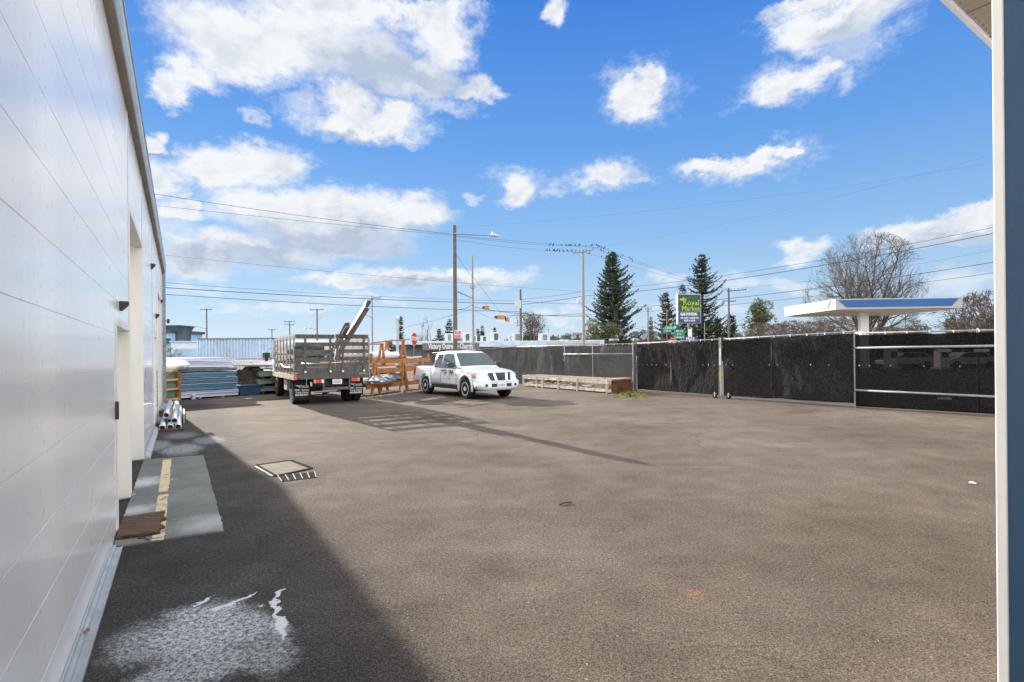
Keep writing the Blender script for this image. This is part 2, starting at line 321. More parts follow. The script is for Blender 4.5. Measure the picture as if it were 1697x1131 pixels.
    bl = [blot(G(330, 1045), 0.42, 0.36, 1.0, 1.3), blot(G(462, 1040), 0.16, 0.06, 1.0, 1.6), blot(G(445, 1075), 0.3, 0.16, 0.6, 1.5), blot(G(255, 1060), 0.30, 0.25, 0.7, 1.6), blot(G(400, 1040), 0.33, 0.20, 0.9, 1.2), blot(G(330, 1105), 0.22, 0.35, 0.8, 1.4),
          blot(G(300, 745), 0.75, 0.35, 0.6, 1.4), blot(G(262, 738), 0.7, 0.25, 0.5, 1.4), blot(G(345, 730), 0.6, 0.3, 0.4, 1.4), blot(G(300, 722), 0.6, 0.35, 0.35, 1.4)]
    tot = bl[0]
    for x in bl[1:]: tot = nmath(nt, 'MAXIMUM', tot, x)
    speck = nramp(nt, nmath(nt, 'ADD', nmath(nt, 'MULTIPLY', grit2, 0.62), nmath(nt, 'MULTIPLY', grit, 0.38)), [(0.44, 0.0), (0.58, 1.0)])
    f = nmath(nt, 'MULTIPLY', tot, nmath(nt, 'ADD', 0.10, nmath(nt, 'MULTIPLY', speck, 0.9)))
    hard = [streak(G(470, 976), G(456, 992), 0.024, 1.0, .5), streak(G(455, 990), G(462, 1045), 0.022, 0.9, .6), streak(G(424, 984), G(380, 1001), 0.020, 1.0, .5), streak(G(462, 1020), G(470, 1060), 0.03, 1.0, .8),
            streak(G(392, 1000), G(350, 1012), 0.03, 0.9, 1.3), streak(G(350, 990), G(322, 1004), 0.02, 0.8, 1.2)]
    h = hard[0]
    for x in hard[1:]: h = nmath(nt, 'MAXIMUM', h, x)
    f = nmath(nt, 'MAXIMUM', f, nramp(nt, h, [(0.25, 0.0), (0.5, 0.92)]))
    c = nmix(nt, nmath(nt, 'MULTIPLY', f, 0.9), c, (0.62, 0.67, 0.71))
    # tyre-darkened lanes and faint oil patches out in the yard
    oil = [blot(G(700, 690), 2.0, 1.2, 0.35, 1.0), blot(G(470, 790), 1.0, 0.7, 0.4, 1.4), blot(G(1010, 700), 3.0, 0.35, 0.22, 0.9), blot(G(850, 760), 2.6, 0.25, 0.18, 0.9), blot(G(1330, 682), 0.4, 0.9, 0.55, 0.5)]
    o = oil[0]
    for x in oil[1:]: o = nmath(nt, 'MAXIMUM', o, x)
    c = nmix(nt, o, c, nmix(nt, 1.0, c, (0.45, 0.42, 0.40), 'MULTIPLY'))
    rust = nmath(nt, 'MULTIPLY', blot(G(1148, 984), 0.085, 0.085, 0.3, 2.4), speck)
    c = nmix(nt, rust, c, (0.45, 0.20, 0.06))
    # hairline cracks
    vc = nt.nodes.new('ShaderNodeTexVoronoi'); vc.feature = 'DISTANCE_TO_EDGE'; vc.inputs['Scale'].default_value = 0.22
    wv = nt.nodes.new('ShaderNodeTexNoise'); wv.inputs['Scale'].default_value = 1.6; wv.inputs['Detail'].default_value = 6; nt.links.new(v, wv.inputs['Vector'])
    ad = nt.nodes.new('ShaderNodeVectorMath'); ad.operation = 'MULTIPLY_ADD'; nt.links.new(wv.outputs['Color'], ad.inputs[0]); ad.inputs[1].default_value = (0.9, 0.9, 0); nt.links.new(v, ad.inputs[2])
    nt.links.new(ad.outputs[0], vc.inputs['Vector'])
    ck = nmath(nt, 'MULTIPLY', nramp(nt, vc.outputs['Distance'], [(0.0, 0.8), (0.0028, 0.0)]), nramp(nt, big, [(0.5, 0.0), (0.6, 1.0)]))
    c = nmix(nt, ck, c, (0.04, 0.035, 0.03))
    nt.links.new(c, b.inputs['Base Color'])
    b.inputs['Roughness'].default_value = 0.95; b.inputs['Specular IOR Level'].default_value = 0.04
    hgt = nmath(nt, 'ADD', nmath(nt, 'MULTIPLY', grit, 0.7), nmath(nt, 'MULTIPLY', grit2, 0.8))
    nbump(nt, b, hgt, 0.55, 0.012)
    return mt
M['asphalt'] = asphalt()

def concrete():
    mt, nt, b = principled('broomed_concrete')
    g = nt.nodes.new('ShaderNodeNewGeometry'); v = g.outputs['Position']
    a = nnoise(nt, v, 1.6, 6, 0.65); fine = nnoise(nt, v, 60, 4, 0.7)
    c = nramp(nt, a, [(0.3, (0.125, 0.13, 0.12)), (0.52, (0.165, 0.172, 0.160)), (0.72, (0.21, 0.218, 0.203))])
    c = nmix(nt, 1.0, c, nramp(nt, fine, [(0.3, 0.65), (0.7, 1.35)]), 'MULTIPLY')
    def spot(p, r, k):
        n = nt.nodes.new('ShaderNodeVectorMath'); n.operation = 'DISTANCE'; nt.links.new(v, n.inputs[0]); n.inputs[1].default_value = tuple(p)
        d = nmath(nt, 'ADD', nmath(nt, 'DIVIDE', n.outputs['Value'], r), nmath(nt, 'MULTIPLY', nmath(nt, 'SUBTRACT', nnoise(nt, v, 4, 5, 0.7), 0.5), 1.6))
        return nmath(nt, 'MULTIPLY', nramp(nt, d, [(0.2, 1.0), (1.0, 0.0)]), k)
    f = nmath(nt, 'MAXIMUM', spot(G(232, 802), 0.4, 0.75), spot(G(225, 848), 0.28, 0.55))
    f = nmath(nt, 'MAXIMUM', f, spot(G(345, 870), 0.4, 0.35))
    c = nmix(nt, f, c, (0.55, 0.58, 0.60))
    nt.links.new(c, b.inputs['Base Color']); b.inputs['Roughness'].default_value = 0.9; b.inputs['Specular IOR Level'].default_value = 0.15
    nbump(nt, b, fine, 0.35, 0.006)
    return mt
M['concretepad'] = concrete()

def wallpanel():
    mt, nt, b = principled('white_insulated_panel')
    g = nt.nodes.new('ShaderNodeNewGeometry'); v = g.outputs['Position']
    def axis(d):
        n = nt.nodes.new('ShaderNodeVectorMath'); n.operation = 'DOT_PRODUCT'; nt.links.new(v, n.inputs[0]); n.inputs[1].default_value = tuple(d); return n.outputs['Value']
    s = axis(TD); z = axis(Vector((0, 0, 1)))
    def sv(ks, kz):
        n = nt.nodes.new('ShaderNodeCombineXYZ'); nt.links.new(nmath(nt, 'MULTIPLY', s, ks), n.inputs[0]); nt.links.new(nmath(nt, 'MULTIPLY', z, kz), n.inputs[1]); return n.outputs[0]
    streak = nnoise(nt, sv(14.0, 0.25), 1.0, 7, 0.75)
    drops = nnoise(nt, sv(30, 22), 1.0, 3, 0.6)
    cloud = nnoise(nt, sv(1.2, 1.2), 1.0, 4, 0.55)
    # highlight on the water run painted as brighter panel colour, with drop spots
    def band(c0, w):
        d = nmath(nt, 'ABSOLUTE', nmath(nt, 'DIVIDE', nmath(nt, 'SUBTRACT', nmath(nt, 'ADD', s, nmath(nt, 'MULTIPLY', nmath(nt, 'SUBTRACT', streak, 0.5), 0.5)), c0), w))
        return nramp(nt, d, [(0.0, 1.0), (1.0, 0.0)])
    c = nramp(nt, cloud, [(0.3, (0.80, 0.81, 0.825)), (0.7, (0.85, 0.86, 0.865))])
    c = nmix(nt, 1.0, c, nramp(nt, streak, [(0.25, 0.975), (0.7, 1.01)]), 'MULTIPLY')
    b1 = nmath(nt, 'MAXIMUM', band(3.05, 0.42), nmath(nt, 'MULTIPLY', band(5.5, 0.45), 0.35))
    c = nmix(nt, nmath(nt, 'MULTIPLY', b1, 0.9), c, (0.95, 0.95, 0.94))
    sp = nramp(nt, drops, [(0.60, 0.0), (0.68, 1.0)])
    spm = nmath(nt, 'MULTIPLY', sp, nmath(nt, 'MAXIMUM', band(3.3, 1.6), 0.0))
    c = nmix(nt, nmath(nt, 'MULTIPLY', spm, 0.5), c, (0.33, 0.40, 0.46))
    low = nramp(nt, z, [(0.0, 1.0), (0.55, 0.0)])
    c = nmix(nt, nmath(nt, 'MULTIPLY', low, 0.2), c, (0.45, 0.43, 0.42))
    nt.links.new(c, b.inputs['Base Color'])
    nt.links.new(nramp(nt, cloud, [(0.3, 0.34), (0.7, 0.26)]), b.inputs['Roughness'])
    b.inputs['Specular IOR Level'].default_value = 0.5
    b.inputs['Coat Weight'].default_value = 0.55; b.inputs['Coat Roughness'].default_value = 0.13
    fine = nnoise(nt, sv(70, 9), 1.0, 3, 0.6)
    nbump(nt, b, nmath(nt, 'ADD', nmath(nt, 'ADD', nmath(nt, 'MULTIPLY', fine, 0.10), nmath(nt, 'MULTIPLY', sp, 0.2)), nmath(nt, 'MULTIPLY', cloud, 1.2)), 0.10, 0.02)
    return mt
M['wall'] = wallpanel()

def yellowline():
    mt, nt, b = principled('flaking_yellow_paint')
    g = nt.nodes.new('ShaderNodeNewGeometry'); v = g.outputs['Position']
    a = nnoise(nt, v, 9, 6, 0.75); f = nnoise(nt, v, 60, 4, 0.7)
    c = nramp(nt, f, [(0.3, (0.46, 0.38, 0.21)), (0.7, (0.68, 0.58, 0.36))])
    c = nmix(nt, nramp(nt, a, [(0.52, 0.0), (0.60, 0.9)]), c, (0.20, 0.19, 0.17))
    nt.links.new(c, b.inputs['Base Color']); b.inputs['Roughness'].default_value = 0.85
    return mt
M['yellowline'] = yellowline()

def shadecloth(name, k, trc, trf, tpf):
    mt, nt, b = principled(name)
    g = nt.nodes.new('ShaderNodeNewGeometry'); v = g.outputs['Position']
    sp = nnoise(nt, v, 26, 3, 0.85, (1, 1, 1.6)); lo = nnoise(nt, v, 1.5, 5, 0.6); fold = nnoise(nt, v, 7, 4, 0.6, (1, 1, .5))
    c = nramp(nt, sp, [(0.35, (0.008 * k, 0.008 * k, 0.010 * k)), (0.52, (0.03 * k, 0.029 * k, 0.031 * k)), (0.72, (0.15 * k, 0.145 * k, 0.14 * k))])
    c = nmix(nt, 1.0, c, nramp(nt, lo, [(0.3, 0.7), (0.7, 1.3)]), 'MULTIPLY')
    nt.links.new(c, b.inputs['Base Color']); b.inputs['Roughness'].default_value = 0.85; b.inputs['Specular IOR Level'].default_value = 0.05
    nbump(nt, b, fold, 0.9, 0.15)
    tr = nt.nodes.new('ShaderNodeBsdfTranslucent'); nt.links.new(nmix(nt, 1.0, trc, nramp(nt, sp, [(0.35, 0.5), (0.7, 1.6)]), 'MULTIPLY'), tr.inputs['Color'])
    tp = nt.nodes.new('ShaderNodeBsdfTransparent')
    m1 = nt.nodes.new('ShaderNodeMixShader'); m1.inputs[0].default_value = trf; nt.links.new(b.outputs[0], m1.inputs[1]); nt.links.new(tr.outputs[0], m1.inputs[2])
    m2 = nt.nodes.new('ShaderNodeMixShader'); m2.inputs[0].default_value = tpf; nt.links.new(m1.outputs[0], m2.inputs[1]); nt.links.new(tp.outputs[0], m2.inputs[2])
    nt.links.new(m2.outputs[0], nt.nodes['Material Output'].inputs['Surface'])
    return mt
M['cloth'] = shadecloth('black_shade_cloth', 0.6, (0.24, 0.225, 0.21), .42, .03)
M['clothgate'] = shadecloth('dark_gate_shade_cloth', 0.55, (0.03, 0.03, 0.032), .3, .015)
M['cloth2'] = shadecloth('thin_black_shade_cloth', 0.22, (0.012, 0.015, 0.024), .15, .03)

# ------------------------------------------------------------------ mesh helpers
class MB:
    def __init__(s): s.v = []; s.f = []
    def add(s, vs, fs):
        o = len(s.v); s.v += [Vector(p) for p in vs]; s.f += [tuple(i + o for i in f) for f in fs]; return s
    def hexa(s, p):           # 8 corners: bottom ring then top ring
        return s.add(p, [(3, 2, 1, 0), (4, 5, 6, 7), (0, 1, 5, 4), (1, 2, 6, 5), (2, 3, 7, 6), (3, 0, 4, 7)])
    def box(s, x0, x1, y0, y1, z0, z1):
        return s.hexa([(x0, y0, z0), (x1, y0, z0), (x1, y1, z0), (x0, y1, z0), (x0, y0, z1), (x1, y0, z1), (x1, y1, z1), (x0, y1, z1)])
    def bar(s, a, b, w, h, up=(0, 0, 1)):      # rectangular bar from a to b
        a = Vector(a); b = Vector(b); d = (b - a).normalized(); u = Vector(up)
        if abs(d.dot(u)) > 0.97: u = Vector((1, 0, 0))
        r = d.cross(u).normalized(); q = r.cross(d).normalized(); r *= w / 2; q *= h / 2
        return s.hexa([a - r - q, b - r - q, b + r - q, a + r - q, a - r + q, b - r + q, b + r + q, a + r + q])
    def tube(s, pts, r, n=8, cap=True):
        pts = [Vector(p) for p in pts]; rr = r if isinstance(r, (list, tuple)) else [r] * len(pts); o = len(s.v)
        ref = None
        for i, p in enumerate(pts):
            d = (pts[min(i + 1, len(pts) - 1)] - pts[max(i - 1, 0)]).normalized()
            if ref is None: ref = Vector((0, 0, 1)) if abs(d.z) < 0.9 else Vector((1, 0, 0))
            x = d.cross(ref).normalized(); y = x.cross(d).normalized()
            for k in range(n):
                a = 2 * math.pi * k / n; s.v.append(p + (x * math.cos(a) + y * math.sin(a)) * rr[i])
        for i in range(len(pts) - 1):
            for k in range(n):
                k2 = (k + 1) % n; s.f.append((o + i * n + k, o + i * n + k2, o + (i + 1) * n + k2, o + (i + 1) * n + k))
        if cap and n > 2:
            s.f.append(tuple(o + k for k in reversed(range(n)))); s.f.append(tuple(o + (len(pts) - 1) * n + k for k in range(n)))
        return s
    def pipe(s, a, b, ro, ri, n=18):           # open pipe with wall thickness
        a = Vector(a); b = Vector(b); d = (b - a).normalized(); ref = Vector((0, 0, 1)) if abs(d.z) < 0.9 else Vector((1, 0, 0))
        x = d.cross(ref).normalized(); y = x.cross(d); o = len(s.v)
        for p, r in ((a, ro), (b, ro), (b, ri), (a, ri)):
            for k in range(n):
                t = 2 * math.pi * k / n; s.v.append(p + (x * math.cos(t) + y * math.sin(t)) * r)
        for j in range(4):
            j2 = (j + 1) % 4
            for k in range(n):
                k2 = (k + 1) % n; s.f.append((o + j * n + k, o + j * n + k2, o + j2 * n + k2, o + j2 * n + k))
        return s
    def prism(s, poly, a, b):                  # poly: list of points; swept by vector from offset a to b
        a = Vector(a); b = Vector(b); n = len(poly)
        vs = [Vector(p) + a for p in poly] + [Vector(p) + b for p in poly]
        fs = [tuple(reversed(range(n))), tuple(range(n, 2 * n))] + [(i, (i + 1) % n, n + (i + 1) % n, n + i) for i in range(n)]
        return s.add(vs, fs)
    def disc(s, c, axis, r, t, n=20):
        c = Vector(c); ax = Vector(axis).normalized(); return s.tube([c - ax * t / 2, c + ax * t / 2], r, n)
    def build(s, name, m, parent=None, bevel=0.0, smooth=False, loc=None):
        me = bpy.data.meshes.new(name); org = Vector((0, 0, 0))
        if parent is None and loc is None and s.v:     # a free-standing mesh gets its origin at its base
            lo = Vector([min(v[i] for v in s.v) for i in range(3)]); hi = Vector([max(v[i] for v in s.v) for i in range(3)])
            org = Vector(((lo.x + hi.x) / 2, (lo.y + hi.y) / 2, lo.z))
        me.from_pydata([tuple(v - org) for v in s.v], [], s.f); me.validate(); me.update()
        bm = bmesh.new(); bm.from_mesh(me); bmesh.ops.recalc_face_normals(bm, faces=bm.faces); bm.to_mesh(me); bm.free()
        if m: me.materials.append(m if not isinstance(m, str) else M[m])
        if smooth:
            for p in me.polygons: p.use_smooth = True
        o = bpy.data.objects.new(name, me); C.objects.link(o)
        if parent: o.parent = parent
        else: o.location = loc if loc is not None else org
        if bevel:
            bv = o.modifiers.new('bevel', 'BEVEL'); bv.width = bevel; bv.segments = 2; bv.limit_method = 'ANGLE'; bv.angle_limit = R(40)
        return o
def tag(o, label=None, cat=None, group=None, kind=None):
    if label: o['label'] = label
    if cat: o['category'] = cat
    if group: o['group'] = group
    if kind: o['kind'] = kind
    return o
def empty(name, loc, rz=0.0, label=None, cat=None, group=None):
    o = bpy.data.objects.new(name, None); C.objects.link(o); o.location = loc; o.rotation_euler = (0, 0, rz); o.empty_display_size = 0.2
    return tag(o, label, cat, group)
def copy_tree(o, parent=None):
    c = o.copy(); C.objects.link(c)
    if parent is not None: c.parent = parent
    for ch in o.children: copy_tree(ch, c)
    return c
def text(name, body, size, m, parent, loc, xdir, ydir, depth=0.004, sx=1.0, bold=0.0, align='CENTER', shear=0.0):
    cu = bpy.data.curves.new(name, 'FONT'); cu.body = body; cu.size = size; cu.extrude = depth; cu.align_x = align; cu.align_y = 'CENTER'
    cu.offset = bold; cu.resolution_u = 2; cu.shear = shear
    to = bpy.data.objects.new(name, cu); C.objects.link(to)
    dg = bpy.context.evaluated_depsgraph_get(); me = bpy.data.meshes.new_from_object(to.evaluated_get(dg)); bpy.data.objects.remove(to)
    x = Vector(xdir).normalized(); y = Vector(ydir).normalized(); z = x.cross(y)
    mt = Matrix((x * sx, y, z)).transposed().to_4x4(); mt.translation = Vector(loc)
    me.transform(mt); me.materials.clear(); me.materials.append(M[m] if isinstance(m, str) else m)
    me.name = name; o = bpy.data.objects.new(name, me); C.objects.link(o); o.parent = parent
    return o

# ------------------------------------------------------------------ ground
g = MB(); g.add([(-1500, -300, 0), (1500, -300, 0), (1500, 2500, 0), (-1500, 2500, 0)], [(0, 1, 2, 3)])
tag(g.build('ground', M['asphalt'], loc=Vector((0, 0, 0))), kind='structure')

# concrete pad with its yellow line
def sheet(name, pts, m, z0, z1, **k):
    mb = MB(); mb.prism([Vector((p.x, p.y, 0)) for p in pts], (0, 0, z0), (0, 0, z1)); return mb.build(name, m, **k)
padc = [G(190, 909), G(371, 881), G(337, 756), G(206, 767)]
padc[0] = W(padc[0].dot(TD), -0.49); padc[3] = W(padc[3].dot(TD), -0.49)
def ragged(pts, amp, step, seed):
    random.seed(seed); out = []
    for i, p in enumerate(pts):
        q = pts[(i + 1) % len(pts)]; n = max(1, int((q - p).length / step)); d = (q - p).normalized(); nn = Vector((-d.y, d.x, 0))
        for k in range(n): out.append(p.lerp(q, k / n) + nn * random.uniform(-amp, amp) * (0 if k == 0 else 1))
    return out
tag(sheet('concrete_pad', ragged(padc, 0.007, 0.05, 3), 'concretepad', 0.0, 0.016), kind='structure')
ya, yb, yc, yd = G(251, 897, .016), G(272, 895, .016), G(284, 761, .016), G(270, 763, .016)
def lerp4(a, b, t): return a.lerp(b, t)
for t0, t1 in ((0.0, 0.42), (0.46, 1.0)):
    q = [ya.lerp(yd, t0), yb.lerp(yc, t0), yb.lerp(yc, t1), ya.lerp(yd, t1)]
    tag(sheet('painted_line', ragged(q, 0.006, 0.04, 5), 'yellowline', 0.017, 0.020), kind='structure')

# ------------------------------------------------------------------ the white warehouse on the left
wh = empty('warehouse_building', W(0, -0.5), PHI, 'long white panel warehouse whose wall and eave run down the left side of the yard', 'warehouse')
# local frame: x out from the wall, y along it, z up
S0, S1, HT = -6.0, 21.4, 4.46
OPEN = [(5.92, 7.31, 1.94), (7.45, 9.9, 3.36), (14.0, 15.0, 2.1), (16.3, 18.6, 3.36)]
zk = [0.07]; gz = 0.26
while gz < HT - 0.05: zk.append(gz); gz += 0.3155
zk.append(HT)
def wall_piece(mb, s0, s1, z0, z1):
    pts = [(-0.0, z0)]
    for z in zk[1:-1]:
        if z0 + 0.03 < z < z1 - 0.03: pts += [(0.0, z - 0.0028), (-0.006, z - 0.0014), (-0.006, z + 0.0014), (0.0, z + 0.0028)]
    pts.append((0.0, z1))
    prof = [(x, z) for x, z in pts] + [(-0.3, z1), (-0.3, z0)]
    mb.prism([Vector((x, 0, z)) for x, z in prof], (0, s0, 0), (0, s1, 0))
wl = MB(); cur = S0
JOINTS = [-2.0, 12.1, 13.2]
for (a, b, h) in OPEN:
    wall_piece(wl, cur, a, 0.0, HT); wall_piece(wl, a, b, h, HT); cur = b
wall_piece(wl, cur, S1, 0.0, HT)
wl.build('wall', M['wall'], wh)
bx = MB(); bx.box(-20, -0.62, S0, S1 - 0.02, 0, HT - 0.02); bx.build('rear_block', M['white'], wh)
rf = MB(); rf.box(-20.2, 0.03, S0 - 0.1, S1 + 0.1, HT + 0.05, HT + 0.26); rf.build('roof', M['fascia'], wh)
sf = MB()
y = S0
while y < S1:                              # soffit strip in lengths with a small joint
    sf.box(-0.05, 0.072, y, min(y + 3.0, S1 + 0.1) - 0.006, HT + 0.0, HT + 0.05); y += 3.0
sf.build('soffit', M['soffit'], wh)
gt = MB(); y = S0
while y < S1:
    e = min(y + 3.0, S1 + 0.12) - 0.004
    gt.prism([Vector(p) for p in [(0.03, 0, HT + 0.052), (0.075, 0, HT + 0.052), (0.098, 0, HT + 0.12), (0.098, 0, HT + 0.25), (0.11, 0, HT + 0.25), (0.11, 0, HT + 0.275), (0.03, 0, HT + 0.275)]], (0, y, 0), (0, e, 0)); y += 3.0
gt.build('gutter', M['gutter'], wh)
# trim strips, flashing and ledge at the foot
y = S0
while y < 5.45:
    fl = MB()
    e = min(y + 1.22, 5.47) - 0.006
    fl.prism([Vector(p) for p in [(0.002, 0, 0.0), (0.078, 0, 0.0), (0.078, 0, 0.022), (0.072, 0, 0.022), (0.070, 0, 0.010), (0.034, 0, 0.012), (0.030, 0, 0.030), (0.014, 0, 0.034), (0.012, 0, 0.06), (0.002, 0, 0.062)]], (0, y, 0), (0, e, 0)); y += 1.22
    fl.build('base_flashing', M['flash'], wh)
for a, b in ((9.92, 13.9), (15.1, 16.2), (18.7, S1)):
    fl = MB(); fl.prism([Vector(p) for p in [(0.002, 0, 0.0), (0.09, 0, 0.0), (0.085, 0, 0.03), (0.02, 0, 0.07), (0.002, 0, 0.13)]], (0, a, 0), (0, b, 0))
    fl.build('base_flashing', M['flash'], wh)
for s, z0, z1, w in ((5.90, 0.02, 1.94, .03), (7.38, 0.0, HT, .05), (9.93, 0.0, HT, .06), (13.3, 0.1, HT, .05), (15.6, 0.1, HT, .05), (19.2, 0.1, HT, .05), (21.37, 0.1, HT, .06)):
    tr = MB(); tr.box(0.0, 0.007, s - w / 2, s + w / 2, z0 + 0.1, z1 - 0.003); tr.build('joint_trim', M['fascia'], wh)
def door_set(a, b, h, kind):
    fm = MB(); t = 0.03
    fm.box(-0.20, 0.012, b - t, b + 0.003, 0.02, h - t); fm.box(-0.20, 0.012, a - 0.003, a + t, 0.02, h - t); fm.box(-0.20, 0.014, a - 0.02, b + 0.02, h - t, h + 0.045)
    f = fm.build('door_frame', M['reveal'], wh, bevel=0.004)
    if kind == 'door':
        d = MB(); d.box(-0.16, -0.11, a + t + .003, b - t - .003, 0.03, h - t - .004); dd = d.build('door', M['white'], wh)
        k = MB(); k.box(-0.108, -0.02, a + 0.12, a + 0.16, 0.98, 1.10); k.tube([(-0.1, a + .14, 1.02), (-0.02, a + .14, 1.02), (-0.02, a + .28, 1.02)], 0.012, 8); k.build('handle', M['black'], dd)
    else:
        d = MB(); z = 0.03
        while z < h - t - 0.06:
            z2 = min(z + 0.52, h - t - 0.005)
            d.box(-0.26, -0.215, a + t, b - t, z, z2 - 0.008); z += 0.52
        d.build('sectional_door', M['reveal'], wh)
door_set(*OPEN[0], 'door'); door_set(*OPEN[1], 'roll'); door_set(*OPEN[2], 'door'); door_set(*OPEN[3], 'roll')
lk = MB(); lk.box(-0.02, 0.014, 7.20, 7.285, 0.0, 0.0001)
lb = MB(); lb.box(0.004, 0.03, 5.80, 5.84, 1.06, 1.22); lb.build('lock_plate', M['black'], wh, bevel=.003)
kb = MB(); kb.tube([(0.0, 7.36, 0.03), (0.035, 7.36, 0.03), (0.035, 7.36, 0.09)], 0.012, 8); kb.box(0.0, .05, 7.30, 7.42, 0.018, 0.035); kb.build('floor_bolt', M['galv'], wh)
for s, z, w in ((6.35, 2.12, .10), (13.0, 3.50, .14), (15.3, 2.62, .16), (18.9, 3.3, .14)):      # wedge wall lamps
    k = MB(); k.prism([Vector((0.002, 0, z - w * .42)), Vector((0.02, 0, z - w * .42)), Vector((0.075, 0, z + 0.02)), Vector((0.075, 0, z + 0.05)), Vector((0.002, 0, z + 0.05))], (0, s - w / 2, 0), (0, s + w / 2, 0))
    k.build('wall_lamp', M['black'], wh, bevel=.004)
dp = MB(); dp.box(0.004, 0.09, 20.95, 21.07, 0.05, HT + 0.02); dp.box(0.002, .095, 20.93, 21.09, 2.0, 2.05); dp.build('downpipe', M['galv'], wh)
cv = MB(); cv.box(0.0, 0.02, 14.1, 14.9, 0.0, 0.001)
vt = MB()
for k in range(10): vt.box(0.003, 0.02, 15.2, 15.5, 0.4 + k * .09, 0.46 + k * .09)
vt.build('wall_vent', M['soffit'], wh)
br = MB(); random.seed(4)
base = Vector((0.10, 9.6, HT + 0.26)); br.tube([base, base + Vector((0.10, .1, .05)), base + Vector((0.22, .1, .01))], 0.003, 5)
for k in range(5):
    p = base + Vector((.03 + .035 * k, .05, .04)); br.tube([p, p + Vector((random.uniform(-.02, .06), 0, random.uniform(-.06, .05)))], 0.002, 4)
br.build('loose_bracket_wire', M['steel'], wh)
far = MB(); far.box(0.12, 0.2, 20.98, 21.08, 2.75, 2.9); far.box(0.0, 0.16, 21.0, 21.04, 2.82, 2.85); far.build('corner_floodlight', M['black'], wh)

# ------------------------------------------------------------------ the wing behind and above the camera
wg = empty('workshop_wing', W(-0.6, 5), PHI, 'workshop wing with taupe soffit and pale eave trim showing at the top right corner', 'workshop')
def wl_box(mb, s0, s1, l0, l1, z0, z1): mb.box(l0 - 5, l1 - 5, s0 + 0.6, s1 + 0.6, z0, z1)
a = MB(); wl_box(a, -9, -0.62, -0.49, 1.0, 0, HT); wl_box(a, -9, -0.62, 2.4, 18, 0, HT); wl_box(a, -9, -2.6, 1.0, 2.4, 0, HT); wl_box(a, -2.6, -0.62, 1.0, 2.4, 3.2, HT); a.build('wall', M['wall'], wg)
a = MB(); wl_box(a, -0.6, 1.56, -0.35, 18, HT + .03, HT + 0.06)
for k in range(1, 30): wl_box(a, -0.6, 1.56, -0.35 + k * .6, -0.345 + k * .6, HT + .022, HT + .03)
a.build('soffit', M['soffit'], wg)
a = MB(); wl_box(a, 1.56, 1.60, -0.35, 18, HT, HT + 0.22); a.build('eave_trim', M['fascia'], wg, bevel=.004)
a = MB(); wl_box(a, -9, 1.55, -0.35, 18.2, HT + 0.07, HT + 0.26); a.build('roof', M['fascia'], wg)
for k in range(26):
    a = MB(); x = 4.9 + k * .09 - 5; a.tube([(x, 2.13, HT + .020), (x, 2.13, HT + .031)], .007, 6); a.build('screw', M['galv'], wg)
a = MB(); wl_box(a, 1.0, 1.03, 3.0, 18, HT - .002, HT + .029); a.build('soffit_cable', M['yellowline'], wg)
# a tall open door leaf close on the right
dr = MB(); wl_box(dr, -0.62, 0.478, 2.045, 2.09, 0.02, 3.2); d = dr.build('open_door', M['bluedoor'], wg)
d['label'] = 'tall blue open door leaf'
e = MB(); wl_box(e, 0.4785, 0.503, 2.038, 2.097, 0.02, 3.2); e.build('door_edge', M['white'], d, bevel=.002)

# ------------------------------------------------------------------ things on the ground by the wall
mt_ = MB(); A = G(197, 894, .02); B_ = G(197, 862, .02); A = W(A.dot(TD), -0.485, .02); B_ = W(B_.dot(TD), -.485, .02)
near = [G(274, 850, .02), G(270, 858, .02), G(276, 862, .02), G(264, 868, .02), G(268, 873, .02), G(274, 876, .02), G(263, 880, .02), G(266, 885, .02), G(256, 887, .02)]
pl = [A, B_] + near
mt_.prism([Vector((p.x, p.y, 0)) for p in pl], (0, 0, .021), (0, 0, .045))
tag(mt_.build('board', M['darkwood'], bevel=.003), 'wet brown board with a splintered end lying across the yellow line by the door', 'board')

pipe_root = []
def pipe_one(lat, z, s0, s1, r, label):
    p = MB(); a0 = W(s0, lat, z); p.pipe(a0, W(s1, lat + 0.02, z), r, r * .82, 22)
    o = p.build('steel_pipe', M['alu'], smooth=False); tag(o, label, 'pipe', 'steel pipes stacked by the warehouse wall')
    for pp in o.data.polygons: pp.use_smooth = len(pp.vertices) == 4
    return o
pb = G(258, 716); sb = pb.dot(TD); r_ = .066
pipe_one(-0.345, r_, sb, sb + 4.6, r_, 'bottom row pipe nearest the white wall')
pipe_one(-0.20, r_, sb + .03, sb + 5.0, r_, 'middle pipe of the bottom row of three')
pipe_one(-0.055, r_, sb - .01, sb + 5.5, r_, 'bottom row pipe farthest out from the wall')
pipe_one(-0.285, r_ + .20, sb + .75, sb + 4.8, r_, 'upper left pipe lying high against the wall with its end set back')
pipe_one(-0.125, r_ + .122, sb + .2, sb + 5.9, r_, 'longest upper pipe on top of the pipe stack')
p = MB(); p.pipe(W(sb + .5, -0.225, r_ + .105), W(sb + 3, -.22, r_ + .105), .038, .031, 16); tag(p.build('steel_pipe', M['galv']), 'thin short tube wedged between the stacked pipes', 'pipe', 'steel pipes stacked by the warehouse wall')
p = MB(); p.bar(W(sb + 1.3, 0.06, .05), W(sb + 4.2, 0.07, .05), .03, .1); tag(p.build('flat_bar', M['galv']), 'flat metal bar on edge beside the outer pipe', 'bar')
p = MB(); p.bar(W(sb - .05, -0.4, .02), W(sb - .05, 0.05, .02), .09, .035); tag(p.build('bearer', M['darkwood']), 'dark timber bearer under the near ends of the pipes', 'timber')
for o_ in [o for o in C.objects if o.name.startswith(('steel_pipe', 'flat_bar'))]: o_.location.z += 0.0

